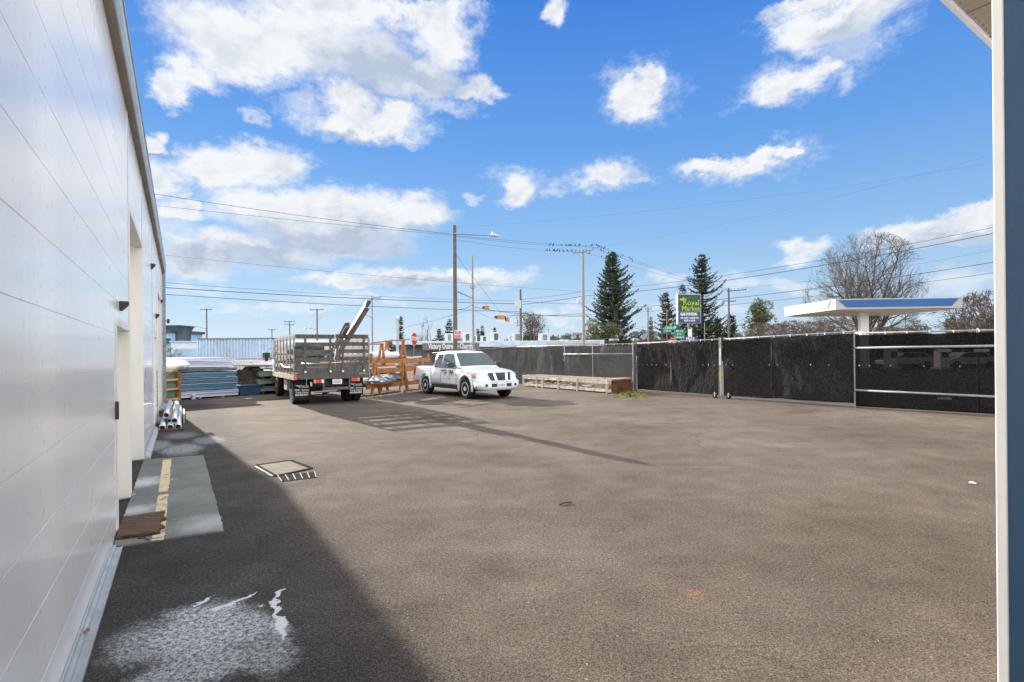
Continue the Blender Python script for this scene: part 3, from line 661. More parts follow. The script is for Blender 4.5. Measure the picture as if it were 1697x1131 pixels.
# storm drain
q = [G(424.8, 772), G(482, 764), G(516, 777), G(456.7, 790)]
dn = empty('access_hatch', (sum(q, Vector()) / 4), 0, 'square asphalt-filled access cover with pale steel frame in the yard', 'hatch')
fr = MB()
for i in range(4): fr.bar(q[i] - dn.location + Vector((0, 0, .006)), q[(i + 1) % 4] - dn.location + Vector((0, 0, .006)), .06 if i != 3 else .05, .012)
fr.build('frame', M['pit'], dn)
e0 = MB(); e0.bar(q[0].lerp(q[3], .1) - dn.location + Vector((-.03, -.03, .008)), q[3] - dn.location + Vector((-.03, -.03, .008)), .028, .016); e0.build('edge_strip', M['steel'], dn)
cvm = MB(); ctr = Vector((0, 0, 0)); cvm.prism([(p_ - dn.location) * .93 for p_ in q], (0, 0, .001), (0, 0, .008)); cvm.build('cover', mat('worn_cover_infill', (.08, .066, .052), .9, var=.5, scale=9, dirt=(.05, .045, .04)), dn)
q = [G(460, 789.5), G(521, 782.5), G(524, 792), G(467, 799)]
gr = empty('drain_grate', (sum(q, Vector()) / 4), 0, 'narrow slotted drain grate with pale bars in front of the access cover', 'drain grate')
gm = MB(); gm.prism([p_ - gr.location for p_ in q], (0, 0, .001), (0, 0, .005)); gm.build('pit', M['pit'], gr)
gb = MB()
for k in range(6):
    t = k / 5; gb.bar(q[0].lerp(q[1], t) - gr.location + Vector((0, 0, .01)), q[3].lerp(q[2], t) - gr.location + Vector((0, 0, .01)), .010, .008)
gb.build('bars', M['steel'], gr)

# litter
def leaf(px, py, size, m, label, name='leaf', cat='leaf', z=0.0, lift=.012):
    random.seed(int(px)); p = G(px, py, z); mb = MB(); a = random.uniform(0, 6); n = 9; vs = []
    for k in range(n):
        t = 2 * math.pi * k / n; r = size * (1 if k % 2 else .72) * random.uniform(.8, 1.1)
        vs.append(Vector((math.cos(t) * r, math.sin(t) * r * .6, lift * (0.4 + .8 * math.cos(t) ** 2))))
    vs = [Matrix.Rotation(a, 3, 'Z') @ v for v in vs]
    mb.prism([p + v for v in vs], (0, 0, 0), (0, 0, .003)); tag(mb.build(name, m), label, cat)
leaf(145, 1048, .03, M['leafbrown'], 'reddish dry leaf lying on the pale base flashing', z=.03)
leaf(432, 1007, .02, M['leafyellow'], 'small yellow leaf beside the white stain')
leaf(409, 1050, .016, M['leafbrown'], 'curled brown leaf on the white stain')
leaf(1612, 802, .075, M['paper'], 'crumpled scrap of pale paper on the asphalt near the door leaf', 'paper_scrap', 'paper')
leaf(1377, 905, .018, M['leafbrown'], 'lone small brown leaf out on the open asphalt at right')
tw = MB(); a = G(928, 838); b = G(948, 835); tw.tube([a + Vector((0, 0, .012)), (a + b) / 2 + Vector((0, .02, .02)), b + Vector((0, 0, .012))], .009, 6); tag(tw.build('stick', M['darkwood']), 'short dark stick lying in the middle of the yard', 'stick')
sk = MB(); a = G(228, 893, .017); b = G(248, 896, .017); sk.tube([a, a.lerp(b, .4) + Vector((0, .02, .01)), b], .005, 5); tag(sk.build('wire_scrap', M['black']), 'thin bent black wire scrap at the front edge of the concrete pad', 'wire scrap')

# ------------------------------------------------------------------ fences and gates
def cloth_mesh(p0, p1, z0, z1a, z1b, seed, bill=0.05, nx=46, nz=16, ragged_b=0.0, lean=0.0):
    mb = MB(); d = (p1 - p0); L = d.length; nn = Vector((d.y, -d.x, 0)).normalized()   # towards the yard
    for j in range(nz + 1):
        for i in range(nx + 1):
            u = i / nx; v = j / nz; zt = z1a + (z1b - z1a) * u
            edge = min(1, min(u, 1 - u) * 8)
            zb = z0 + (mnoise.noise(Vector((u * L * 1.2, seed, 5))) * ragged_b)
            z = zb + (zt - zb) * v
            if j == nz: z -= 0.012 + 0.03 * abs(math.sin(u * L * 2.6)) ** 0.6
            b = bill * (mnoise.noise(Vector((u * L * .55, v * 1.1, seed))) * 2.0 + .55 * mnoise.noise(Vector((u * L * 1.9 + v, v * 2.3, seed + 9))) + .30 * mnoise.noise(Vector((u * L * 5 + v * 3, v * 3 + u * 5, seed + 3))) + .35 * abs(mnoise.noise(Vector((u * L * 2.5 - v * 3.5, v * 2 + u * L, seed + 6)))))
            b *= 0.3 + 0.7 * math.sin(math.pi * min(1, max(0.0, v))) ** .5 if j != nz else 0.1
            p = p0 + d * u + nn * (b * (0.25 + .75 * edge)); mb.v.append(Vector((p.x, p.y, z)))
    for j in range(nz):
        for i in range(nx):
            a = j * (nx + 1) + i; mb.f.append((a, a + 1, a + nx + 2, a + nx + 1))
    return mb
def fence(name, p0, p1, z0, za, zb, posts, label, cat, seed, rails=(), bill=.05, seams=(), wheels=(), group=None, m='cloth', postr=.024, rb=0.0, clothn=1):
    ctr = (p0 + p1) / 2; ctr.z = 0; o = empty(name, ctr, 0, label, cat, group); d = p1 - p0; nn = Vector((d.y, -d.x, 0)).normalized()
    P0 = p0 - ctr; P1 = p1 - ctr
    c = cloth_mesh(P0, P1, z0, za - .02, zb - .02, seed, bill, ragged_b=rb, nx=60).build('shade_cloth', M[m], o, smooth=True)
    back = -nn * .05
    t = MB(); t.tube([P0 + back * .6 + Vector((0, 0, za)), P1 + back * .6 + Vector((0, 0, zb))], .022, 8); t.build('top_rail', M['galv'], o, smooth=True)
    t = MB(); t.tube([P0 + back + Vector((0, 0, z0 + .03)), P1 + back + Vector((0, 0, z0 + .03))], .02, 8); t.build('bottom_rail', M['galv'], o, smooth=True)
    for u, side in posts:
        p = P0.lerp(P1, u) + (nn * .06 if side else back * 1.2); zt = za + (zb - za) * u
        t = MB(); t.tube([p, p + Vector((0, 0, zt + .03))], postr, 8); t.tube([p + Vector((0, 0, zt + .03)), p + Vector((0, 0, zt + .06))], [postr * 1.2, postr * .4], 8); t.build('post', M['galv'], o, smooth=False)
    for u0, u1, za_, zb_, r in rails:
        t = MB(); t.tube([P0.lerp(P1, u0) + nn * .11 + Vector((0, 0, za_)), P0.lerp(P1, u1) + nn * .11 + Vector((0, 0, zb_))], r, 8); t.build('rail', M['galv'], o, smooth=True)
    random.seed(seed); n = int(d.length / .45)
    for k in range(n):
        u = (k + .5) / n; p = P0.lerp(P1, u) + nn * .0; zt = za + (zb - za) * u
        t = MB(); t.box(p.x - .006, p.x + .006, p.y - .026, p.y + .026, zt - .04, zt + .024); t.build('cable_tie', M['galv'], o)
    for k in range(n * 2):
        u = (k + .5) / n / 2; p = P0.lerp(P1, u) + nn * (.03 + bill * .3); zt = za + (zb - za) * u
        if random.random() < .4: t = MB(); t.box(p.x - .008, p.x + .008, p.y - .012, p.y + .012, zt * .56, zt * .56 + .015 + random.random() * .02); t.build('cable_tie', M['galv'], o)
    for u in seams:
        p = P0.lerp(P1, u); t = cloth_mesh(P0.lerp(P1, u - .012), P0.lerp(P1, u + .012), z0 + .01, za - .03, zb - .03, seed + 40, bill, nx=2)
        for v in t.v: v += nn * .07
        t.build('seam_strip', M['cloth'], o, smooth=True)
    for u in wheels:
        p = P0.lerp(P1, u); w = MB(); w.disc(p + Vector((0, 0, .075)) + nn * .03, nn, .075, .045, 16); wo = w.build('wheel', M['rubber'], o)
        f = MB(); f.bar(p + nn * .06 + Vector((0, 0, .07)), p + nn * .06 + Vector((0, 0, .22)), .04, .012); f.bar(p + Vector((0, 0, .16)), p + nn * .07 + Vector((0, 0, .16)), .09, .02); f.build('wheel_bracket', M['galv'], wo)
    return o
PA = G(1055, 650); PB = G(1195, 661); PC = G(1415, 676); PE = G(1690, 692)
PL = Vector((0.22, 27.55, 0)); dirL = (PL - PA).normalized(); PL2 = PA + dirL * 17.5
PA.z = PB.z = PC.z = PE.z = 0
fence('screened_fence', PA + dirL * 8.0, PA, .04, 2.0, 1.99, [(0.03, 0), (.47, 1), (.70, 1), (.985, 1)],
      'black mesh screened fence with galvanised rail behind the long wooden crate', 'fence', 11, rails=((.47, .985, 1.58, 1.57, .022), (.9, .985, .42, .42, .02)), bill=.16)
fence('screened_fence', PL2, PA + dirL * 8.04, .04, 1.72, 2.0, [(0.01, 0), (.5, 0)], 'dark screened fence section running behind the white pickup', 'fence', 21, bill=.08)
uB = .03
fence('gate_leaf', PA + (PB - PA) * .012, PB - (PB - PA).normalized() * .10, .12, 2.0, 2.06, [(0.0, 0), (1.0, 0)], 'left wheeled gate leaf covered in black mesh, between fence rail and gate opening', 'gate', 31,
      m='clothgate', bill=.07, seams=(.475,), wheels=(.97,), rb=.02, group='wheeled gate leaves')
fence('gate_leaf', PB + (PC - PB).normalized() * .10, PC, .12, 2.06, 2.16, [(0.0, 0), (1.0, 0)], 'right wheeled gate leaf of wrinkled black mesh below the white canopy column', 'gate', 43,
      m='clothgate', bill=.12, seams=(.43,), wheels=(.05,), rb=.03, group='wheeled gate leaves')
nCE = Vector(((PE - PC).y, -(PE - PC).x, 0)).normalized()
fence('screened_fence', PC - nCE * .15, PE - nCE * .15, .03, 2.12, 2.10, [(0.02, 0), (.78, 0), (1.0, 0)], 'thin black see-through mesh fence with two long pale rails, far right', 'fence', 57,
      rails=((0.0, 1.0, 1.70, 1.71, .03), (0.0, 1.0, .50, .46, .03)), bill=.04, m='cloth2')
# gate centre latch posts carry a chain and a small notice
gp = PB; p = MB(); p.tube([gp + Vector((0, 0, 0)), gp + Vector((0, 0, 2.12))], .022, 10); o = p.build('gate_post', M['galv']); tag(o, 'slim galvanised drop post standing between the two gate leaves', 'post')
st = MB(); dd = (PC - PA).normalized(); nn = Vector((dd.y, -dd.x, 0)); st.bar(gp + nn * .045 + Vector((0, 0, 1.15)), gp + nn * .045 + Vector((0, 0, 1.75)), .07, .006, up=nn); st.build('notice', M['roofwhite'], o).location = -o.location
st = MB(); st.bar(gp + nn * .045 + Vector((0, 0, .62)), gp + nn * .045 + Vector((0, 0, .9)), .05, .006, up=nn); st.build('reflector', M['yellow'], o).location = -o.location
# sliding gate rollers on the right
for u, z in ((.70, 1.6), (.70, .38), (.98, 1.6)):
    r = MB(); c = PC.lerp(PE, u * .75 + .05); c = Vector((c.x, c.y, z)); r.disc(c + nCE * .02, nCE, .045, .05, 12); r.disc(c + nCE * .02 + (PE - PC).normalized() * .13, nCE, .045, .05, 12); r.bar(c - (PE - PC).normalized() * .08 + nCE * .05, c + (PE - PC).normalized() * .2 + nCE * .05, .02, .07)
    tag(r.build('roller_bracket', M['black']), {.7: 'upper' if z > 1 else 'lower', .98: 'outermost upper'}[u] + ' black roller bracket on the rails of the right hand fence', 'roller')

# weeds at the fence foot
random.seed(8); wd = MB()
for k in range(900):
    c = G(random.gauss(1048, 18), random.gauss(655, 2.2)); h = random.uniform(.03, .16) * max(.3, 1 - abs(c.x - G(1048, 655).x) / 1.2); a = random.uniform(0, 6.28); r = random.uniform(.01, .05)
    t = c + Vector((math.cos(a) * r * 2, math.sin(a) * r * 2, h)); s_ = Vector((math.sin(a), -math.cos(a), 0)) * .018
    wd.add([c - s_, c + s_, t], [(0, 1, 2)])
tag(wd.build('weeds', M['weed']), 'low tangle of weeds at the fence foot beside the crate end', 'weeds', kind='stuff')

# ------------------------------------------------------------------ long wooden crate
c0 = G(866, 640.5); c1 = G(1012, 653); c0.z = c1.z = 0; cd = (c1 - c0); CL = cd.length
cr = empty('long_crate', (c0 + c1) / 2, math.atan2(cd.y, cd.x), 'long low weathered timber crate full of scraps in front of the mesh fence', 'crate')
# local: x along towards the camera-right end, y back to the fence
H = .55; CW = 1.15; h2 = CL / 2
def part(mb, n, m, par, **k): return mb.build(n, m, par, **k)
a = MB(); a.box(-h2, h2, 0, .05, H - .05, H); a.box(-h2, h2, .004, .045, H - .17, H - .055); part(a, 'top_rail', M['greywood'], cr)
a = MB(); a.box(-h2, h2, 0, .05, .05, .17); part(a, 'bottom_rail', M['greywood'], cr)
a = MB(); a.box(-h2, h2, CW - .05, CW, .05, H - .002); part(a, 'back_board', M['wood'], cr)
a = MB(); a.box(-h2, h2, .06, CW - .06, .05, .09); part(a, 'floor', M['wood'], cr)
for u in (0.01, .19, .265, .46, .67, .965):
    a = MB(); a.box(-h2 + u * CL - .035, -h2 + u * CL + .035, -.012, .055, 0, H - .02 if u < .9 else H + .01); part(a, 'stud', M['greywood'], cr)
a = MB(); a.box(h2 - .02, h2 + .02, .06, CW, .03, H - .02); part(a, 'end_board', M['wood'], cr).data.materials[0] = mat('rusty_brown_end_board', (.12, .06, .03), .8, var=.5, scale=5, dirt=(.04, .03, .025))
a = MB(); a.box(-h2, h2 - .6, .15, .35, H + .002, H + .025); a.box(-h2 + .4, h2 - .05, .5, .72, H + .004, H + .03); a.box(h2 - .5, h2 + .05, 0.1, CW + .05, H - .0, H + .04); part(a, 'lid_boards', M['wood'], cr)
random.seed(15); a = MB()
for k in range(110):
    x = random.uniform(-h2 + .1, h2 - .1); y = random.uniform(.08, .6); z = random.uniform(.1, .26); an = random.gauss(0, .35); l = random.uniform(.15, .8)
    a.bar((max(-h2 + .05, x - l / 2), y, z), (min(h2 - .05, x + l / 2), y + math.sin(an) * .2, z + random.uniform(-.04, .08)), random.uniform(.03, .1), random.uniform(.01, .04))
o = a.build('wood_scraps', M['greywood'], loc=Vector((0, 0, 0))); o.location = cr.location; o.rotation_euler = cr.rotation_euler
tag(o, 'broken timber offcuts heaped inside the long crate', 'scrap wood', kind='stuff')
st = MB(); st.box(-h2 + CL * .31, -h2 + CL * .44, -.004, .0, H - .15, H - .07); part(st, 'stencil_plate', M['paper'], cr)
text('stencil', 'FRITZ', .09, 'darkprint', cr, (-h2 + CL * .345, -.008, H - .11), (1, 0, 0), (0, 0, 1), .001)

# crooked metal hook standing behind the crate
hk = MB(); b = G(1023, 648); hk.tube([b + Vector((0, .5, 0)), b + Vector((0, .5, 1.0)), b + Vector((-.05, .5, 1.12))], .018, 6); tag(hk.build('metal_stake', M['galv']), 'thin bent metal stake standing between crate end and fence', 'stake')

# ------------------------------------------------------------------ stake bed truck (rear towards the camera)
def wheel(parent, c, r, w, side, dual=False, steel='galv', holes=7, name='wheel'):
    c = Vector(c); t = MB(); n = 28
    prof = [(-w / 2, r * .62), (-w / 2, r * .93), (-w / 2 + w * .12, r), (w / 2 - w * .12, r), (w / 2, r * .93), (w / 2, r * .62)]
    o = len(t.v)
    for (x, q) in prof:
        for k in range(n):
            a = 2 * math.pi * k / n; t.v.append(c + Vector((x, math.cos(a) * q, math.sin(a) * q)))
    for j in range(len(prof) - 1):
        for k in range(n):
            k2 = (k + 1) % n; t.f.append((j * n + k, j * n + k2, (j + 1) * n + k2, (j + 1) * n + k))
    t.f.append(tuple(range(n))); t.f.append(tuple((len(prof) - 1) * n + k for k in range(n)))
    wo = t.build(name, M['rubber'], parent)
    rm = MB(); x = c.x + side * (w / 2 - .012)
    rm.pipe((x - side * .03, c.y, c.z), (x + side * .018, c.y, c.z), r * .66, r * .58, 28)
    rm.disc((x - side * .006, c.y, c.z), (1, 0, 0), r * .58, .012, 28); rm.disc((x + side * .012, c.y, c.z), (1, 0, 0), r * .22, .03, 16)
    rm.build('rim', M[steel], wo)
    hm = MB()
    for k in range(holes):
        a = 2 * math.pi * (k + .5) / holes; hm.disc((x + side * .002, c.y + math.cos(a) * r * .4, c.z + math.sin(a) * r * .4), (1, 0, 0), r * .095, .012, 10)
    hm.build('vent_holes', M['black'], wo)
    return wo
tl = PD(489, 629, 16.3); rear_mid = Vector((tl.x, tl.y, 0)) + ND * 1.19
tk = empty('stake_bed_truck', rear_mid, PHI, 'dark grey stake bed truck seen from behind, with tall slatted racks and mud flaps', 'truck')
ZD = .90; ZT = 2.30; HW = 1.19; BL = 4.25
a = MB(); a.box(-HW, HW, 0.06, BL, ZD - .04, ZD + .10); a.build('bed', M['truckgrey'], tk)
a = MB(); a.box(-HW - .04, -HW, .03, BL, ZD - .06, ZD + .11); a.build('side_rail', M['greywood'], tk)
a = MB(); a.box(HW, HW + .04, .03, BL, ZD - .06, ZD + .11); a.build('side_rail', M['greywood'], tk)
a = MB(); a.box(-HW + .001, HW - .001, 0, .06, ZD - .05, ZD + .15); a.build('rear_sill', M['truckgrey'], tk)
text('sill_mark', 'DURAPRO', .055, 'whiteprint', tk, (HW - .22, -.003, ZD + .10), (1, 0, 0), (0, 0, 1), .001)
a = MB(); a.box(-HW - .042, -HW + .05, -.012, .03, ZD - .055, ZD + .10); a.build('corner_reflector', M['redlens'], tk)
# racks: (name, plane, extent, board heights)
def rack_rear(x0, x1, ups, dz=0.0):
    b = MB()
    for (z0, z1) in ((2.165, 2.30), (1.915, 2.045), (1.67, 1.80), (1.42, 1.555), (1.24, 1.36), (1.06, 1.235)):
        b.box(x0, x1, .012, .036, z0 + dz, z1 + dz)
    r = b.build('rear_rack', M['truckgrey'], tk)
    for u in ups:
        p = MB(); p.box(u - .035, u + .035, -.026, .01, 1.0 + dz, 2.285 + dz); p.build('upright', M['truckgrey'], r)
        p = MB(); p.box(u - .032, u + .032, -.032, -.027, 1.06, 1.115); p.box(u - .03, u - .012, -.034, -.028, 1.115, 1.13); p.box(u + .012, u + .03, -.034, -.028, 1.115, 1.13); p.build('stake_pocket', M['whiteprint'], r)
    return r
rack_rear(-HW + .02, .045, (-.88, -.10), 0)
rack_rear(.075, HW - .02, (.30, 1.01), .015)
def rack_side(x, side):
    b = MB()
    for (z0, z1) in ((2.12, 2.26), (1.82, 1.95), (1.52, 1.65), (1.2, 1.34)):
        b.box(x - .012, x + .012, .1, BL - .05, z0, z1)
    r = b.build('side_rack', M['truckpost'], tk)
    n = 7
    for k in range(n):
        y = .12 + k * (BL - .3) / (n - 1); p = MB(); p.box(x + side * .016 - .014, x + side * .016 + .03 * 1 - .0, y - .035, y + .035, ZD + .05, 2.20)
        p.prism([Vector((x + side * .0 - .02, y - .038, 2.20)), Vector((x + side * .0 + .02, y - .038, 2.20)), Vector((x + .02, y + .038, 2.30)), Vector((x - .02, y + .038, 2.30))], (0, 0, 0), (0, 0, .02))
        p.build('stake', M['truckpost'], r)
rack_side(-HW - .0, -1); rack_side(HW + .0, 1)
b = MB()
for (z0, z1) in ((1.6, 1.70), (1.3, 1.43), (1.02, 1.2)): b.box(-HW + .02, HW - .02, BL - .05, BL - .02, z0, z1)
for x in (-1.1, -.4, .4, 1.1): b.box(x - .03, x + .03, BL - .019, BL + .01, ZD, 1.75)
b.build('front_rack', M['truckgrey'], tk)
a = MB(); a.bar((-.35, .4, ZD - .13), (-.35, 6.4, ZD - .13), .08, .18); a.bar((.35, .4, ZD - .13), (.35, 6.4, ZD - .13), .08, .18)
a.box(-.5, .5, 1.05, 1.2, .38, .52); a.box(-.95, .95, .97, 1.13, .44, .56); a.disc((0, 1.05, .5), (0, 1, 0), .19, .3, 16); a.box(-.6, .6, .3, .36, ZD - .3, ZD - .06); a.build('chassis', M['black'], tk)
for x in (-1.0, -.70, .70, 1.0): wheel(tk, (x, 1.05, .42), .42, .24, 1 if x > 0 else -1, steel='steel')
for x in (-.88, .88): wheel(tk, (x, 5.1, .42), .42, .24, 1 if x > 0 else -1, steel='steel')
# hitch frame and bumper bar
a = MB(); a.box(-.34, -.29, -.01, .05, .40, ZD - .055); a.box(.50, .55, -.01, .05, .48, ZD - .055); a.box(-.28, .49, 0, .06, .48, .57); a.build('hitch_frame', M['truckgrey'], tk)
a = MB(); a.tube([(-.62, -.05, .425), (.14, -.05, .46)], .033, 10); a.build('bumper_bar', M['steel'], tk)
a = MB(); a.box(.07, .2, -.07, .02, .40, .48); a.disc((.13, -.09, .47), (0, 0, 1), .03, .06, 10); a.build('tow_hitch', M['black'], tk)
def tail(x0, x1, z0, z1, order):
    h = MB(); h.box(x0 - .01, x1 + .01, -.01, .05, z0 - .01, z1 + .01); hh = h.build('tail_light', M['black'], tk)
    n = len(order); w = (x1 - x0) / n
    for k, mm in enumerate(order):
        q = MB(); q.box(x0 + k * w + .002, x0 + (k + 1) * w - .002, -.022, -.011, z0, z1); q.build('lens', M[mm], hh)
tail(-.63, -.31, .72, .83, ('amber', 'redlens', 'redlens', 'whiteprint')); tail(.58, .86, .74, .85, ('redlens', 'redlens', 'redlens', 'amber'))
a = MB(); a.box(-.04, .27, -.015, -.005, .67, .83); pl = a.build('licence_plate', M['plate'], tk)
text('plate_text', 'C26552X', .082, 'navyprint', pl, (.115, -.017, .735), (1, 0, 0), (0, 0, 1), .001, sx=.8, bold=.001)
text('plate_text', 'WASHINGTON', .03, 'navyprint', pl, (.115, -.017, .803), (1, 0, 0), (0, 0, 1), .001, sx=1)
def flap(x0, x1, z0, z1):
    m_ = MB(); nx = 8
    for j in range(9):
        for i in range(nx + 1):
            z = z0 + (z1 - z0) * j / 8; x = x0 + (x1 - x0) * i / nx
            m_.v.append(Vector((x, .42 + .02 * math.sin(i * 1.1 + j * .5) * (1 - j / 8), z)))
    for j in range(8):
        for i in range(nx): a_ = j * (nx + 1) + i; m_.f.append((a_, a_ + 1, a_ + nx + 2, a_ + nx + 1))
    f = m_.build('mud_flap', M['flap'], tk, smooth=True); sd_ = f.modifiers.new('t', 'SOLIDIFY'); sd_.thickness = .008
    cx = (x0 + x1) / 2; y = .385
    # small winged emblem, then the lines of lettering
    e = MB()
    for sgn, L_ in ((-1, .15), (1, .07)):
        for k in range(3):
            e.prism([Vector((cx - .07, y, z1 - .20 - k * .016)), Vector((cx - .07 + sgn * (L_ - k * .03), y, z1 - .175 - k * .018)), Vector((cx - .07 + sgn * (L_ - k * .03) * .9, y, z1 - .188 - k * .018)), Vector((cx - .07, y, z1 - .215 - k * .016))], (0, 0, 0), (0, .002, 0))
    e.build('wing_emblem', M['whiteprint'], f)
    text('flap_text', 'CORLISS', .10, 'whiteprint', f, (cx + .06, y, z1 - .245), (1, 0, 0), (0, 0, 1), .001, sx=.78, bold=.002)
    text('flap_text', 'GMC • Service', .085, 'whiteprint', f, (cx, y, z1 - .35), (1, 0, 0), (0, 0, 1), .001, sx=.85, bold=.0015)
    text('flap_text', 'Truck Center', .085, 'whiteprint', f, (cx, y, z1 - .43), (1, 0, 0), (0, 0, 1), .001, sx=.85, bold=.0015)
    text('flap_text', '800-858-4457', .085, 'whiteprint', f, (cx, y, z1 - .51), (1, 0, 0), (0, 0, 1), .001, sx=.85, bold=.0025)
flap(-1.17, -.66, .14, .84); flap(.58, 1.10, .24, .84)
a = MB(); a.box(-1.15, -.98, 1.75, 2.35, .42, .80); a.build('toolbox', M['greywood'], tk, bevel=.01)
a = MB(); a.box(.85, 1.15, 1.9, 3.0, .45, .84); a.build('fuel_tank', M['steel'], tk, bevel=.03)
# low white cab ahead of the bed
cabp = [(4.45, .75), (6.35, .75), (6.42, 1.15), (6.30, 1.45), (5.95, 2.16), (5.75, 2.22), (4.55, 2.22), (4.45, 2.15)]
a = MB(); a.prism([Vector((0, y, z)) for y, z in cabp], (-.98, 0, 0), (.98, 0, 0)); cb = a.build('cab', M['carpaint'], tk, bevel=.05)
a = MB(); a.box(-.72, .72, 4.436, 4.446, 1.45, 2.0); a.build('rear_window', M['glass'], cb)
for s in (-1, 1):
    a = MB(); a.prism([Vector((s * .985, 4.75, 1.5)), Vector((s * .985, 6.1, 1.5)), Vector((s * .985, 5.82, 2.05)), Vector((s * .985, 4.75, 2.05))], (-.004, 0, 0), (.004, 0, 0)); a.build('side_window', M['glass'], cb)
    a = MB(); a.bar((s * 1.0, 6.1, 1.5), (s * 1.2, 6.2, 1.6), .03, .03); a.box(s * 1.22 - .06, s * 1.22 + .06, 6.16, 6.2, 1.4, 1.75); a.build('mirror', M['black'], cb)
a = MB(); a.prism([Vector((-.85, 6.305, 1.5)), Vector((.85, 6.305, 1.5)), Vector((.8, 6.01, 2.08)), Vector((-.8, 6.01, 2.08))], (0, 0, 0), (0, .006, .004)); a.build('windscreen', M['glass'], cb)
a = MB(); a.box(-1.0, 1.0, 6.36, 6.5, .5, .74); a.build('front_bumper', M['truckgrey'], tk)
ch = MB(); ch.tube([(-.86, -.03, ZD - .04), (-.86, -.035, ZD - .25)], .012, 6); ch.build('hanging_latch', M['galv'], tk)
st = MB(); st.tube([(.0, -.04, 1.75), (.04, -.06, 1.62), (.0, -.05, 1.5), (.05, -.05, 1.42)], .014, 6); st.tube([(.04, -.06, 1.62), (.06, -.05, 1.83)], .02, 6); st.build('latch_rope', M['whiteprint'], tk)
st = MB(); st.tube([(-HW - .06, .4, 1.25), (-HW - .09, 1.3, 1.22), (-HW - .06, 2.3, 1.33)], .02, 6); st.build('rope_tie', M['whiteprint'], tk)
def TKP(x, y, z): return rear_mid + ND * x + TD * y + Vector((0, 0, z))

# cargo: rolled sheet, beams sticking up and out over the tail
def sheet_roll(x0, x1, y, z, r, label, a0=-.2, a1=3.3):
    mb = MB(); n = 14
    for rad in (r, r - .012):
        for k in range(n + 1):
            a = a0 + (a1 - a0) * k / n
            for x in (x0, x1): mb.v.append(TKP(x, y + math.cos(a) * rad, z + math.sin(a) * rad))
    for k in range(n):
        mb.f.append((2 * k, 2 * k + 1, 2 * k + 3, 2 * k + 2)); o = 2 * (n + 1); mb.f.append((o + 2 * k + 2, o + 2 * k + 3, o + 2 * k + 1, o + 2 * k))
    o = 2 * (n + 1)
    for k in range(n): mb.f.append((2 * k, 2 * k + 2, o + 2 * k + 2, o + 2 * k)); mb.f.append((2 * k + 1, o + 2 * k + 1, o + 2 * k + 3, 2 * k + 3))
    ob = mb.build('rolled_sheet', M['alu'], smooth=True); tag(ob, label, 'sheet metal')
sheet_roll(-.95, .18, .55, 1.02, .34, 'shiny curved metal sheet lying in the left part of the truck bed behind the slats')
def channel(p0, p1, w, fl, t, label, up, m='steel', name='steel_beam'):
    a = Vector(p0); b = Vector(p1); d = (b - a).normalized(); u = Vector(up); r = d.cross(u).normalized(); q = r.cross(d).normalized()
    prof = [(-w / 2, 0), (w / 2, 0), (w / 2, fl), (w / 2 - t, fl), (w / 2 - t, t), (-w / 2 + t, t), (-w / 2 + t, fl), (-w / 2, fl)]
    mb = MB(); n = len(prof); vs = [p + r * x + q * y for p in (a, b) for x, y in prof]
    fs = [(i, (i + 1) % n, n + (i + 1) % n, n + i) for i in range(n)] + [(0, 1, 4, 5), (1, 2, 3, 4), (0, 5, 6, 7), (n, n + 5, n + 4, n + 1), (n + 1, n + 4, n + 3, n + 2), (n, n + 7, n + 6, n + 5)]
    mb.add(vs, fs); o = mb.build(name, M[m]); return tag(o, label, 'beam')
M['beam'] = mat('zinc_grey_channel', (0.32, 0.31, 0.295), 0.65, 0.0, var=.2, scale=3)
def tkx(px, y, z):     # where a sight line meets the bed at depth y and height z
    o = TKP(0, y, z); u = (px - PX) / F; return (u * o.y - o.x) / (ND.x - u * ND.y)
S_ = G(1048, 768); hs_ = Vector((math.sin(R(SUN_AZ)), math.cos(R(SUN_AZ)), 0)); uu = (606 - PX + .8) / F
t_ = (uu * S_.y - S_.x) / (hs_.x - uu * hs_.y); tip = S_ + hs_ * t_ + Vector((0, 0, t_ * math.tan(R(SUN_EL))))
_lx = tkx(577, 0.0, 2.34); gate_pt = TKP(_lx, 0.0, 2.36); low = tip + (gate_pt - tip) * ((tip.z - 1.08) / (tip.z - gate_pt.z))
print('beam', tip, gate_pt, low)
channel(low, tip, .26, .15, .02, 'long grey steel channel sticking high out of the truck bed over the tail', -TD + ND * .8, 'beam')
sm = MB(); sm.bar(tip + Vector((.03, 0, 0)), tip + (tip - low).normalized() * .32 + ND * .12, .012, .012); tag(sm.build('thin_rod', M['wire']), 'thin rod poking from the top end of the tall grey channel', 'rod')
channel(low + ND * .02 + Vector((0, 0, .12)), gate_pt.lerp(tip, .26) - ND * .06 + Vector((0, 0, .05)), .16, .16, .02, 'shorter channel end nested low against the tall beam on the truck', -TD * .2 + ND * -1, 'beam')
bm_ = MB()
random.seed(3)
for k, (x, z) in enumerate(((.35, 1.12), (.6, 1.16), (.85, 1.12), (.5, 1.32), (.8, 1.34))):
    q = MB(); q.bar(TKP(x, .3, z), TKP(x + random.uniform(-.05, .05), 4.0, z), .16, .10); tag(q.build('timber_offcut', M[['palewood', 'greywood', 'wood'][k % 3]]), ['pale timber lowest left in the right half of the truck bed', 'silvery timber lying low in the middle of the bed', 'brown timber at the right edge of the bed load', 'pale timber on top of the bed load', 'silvery timber topmost right on the bed load'][k], 'timber')

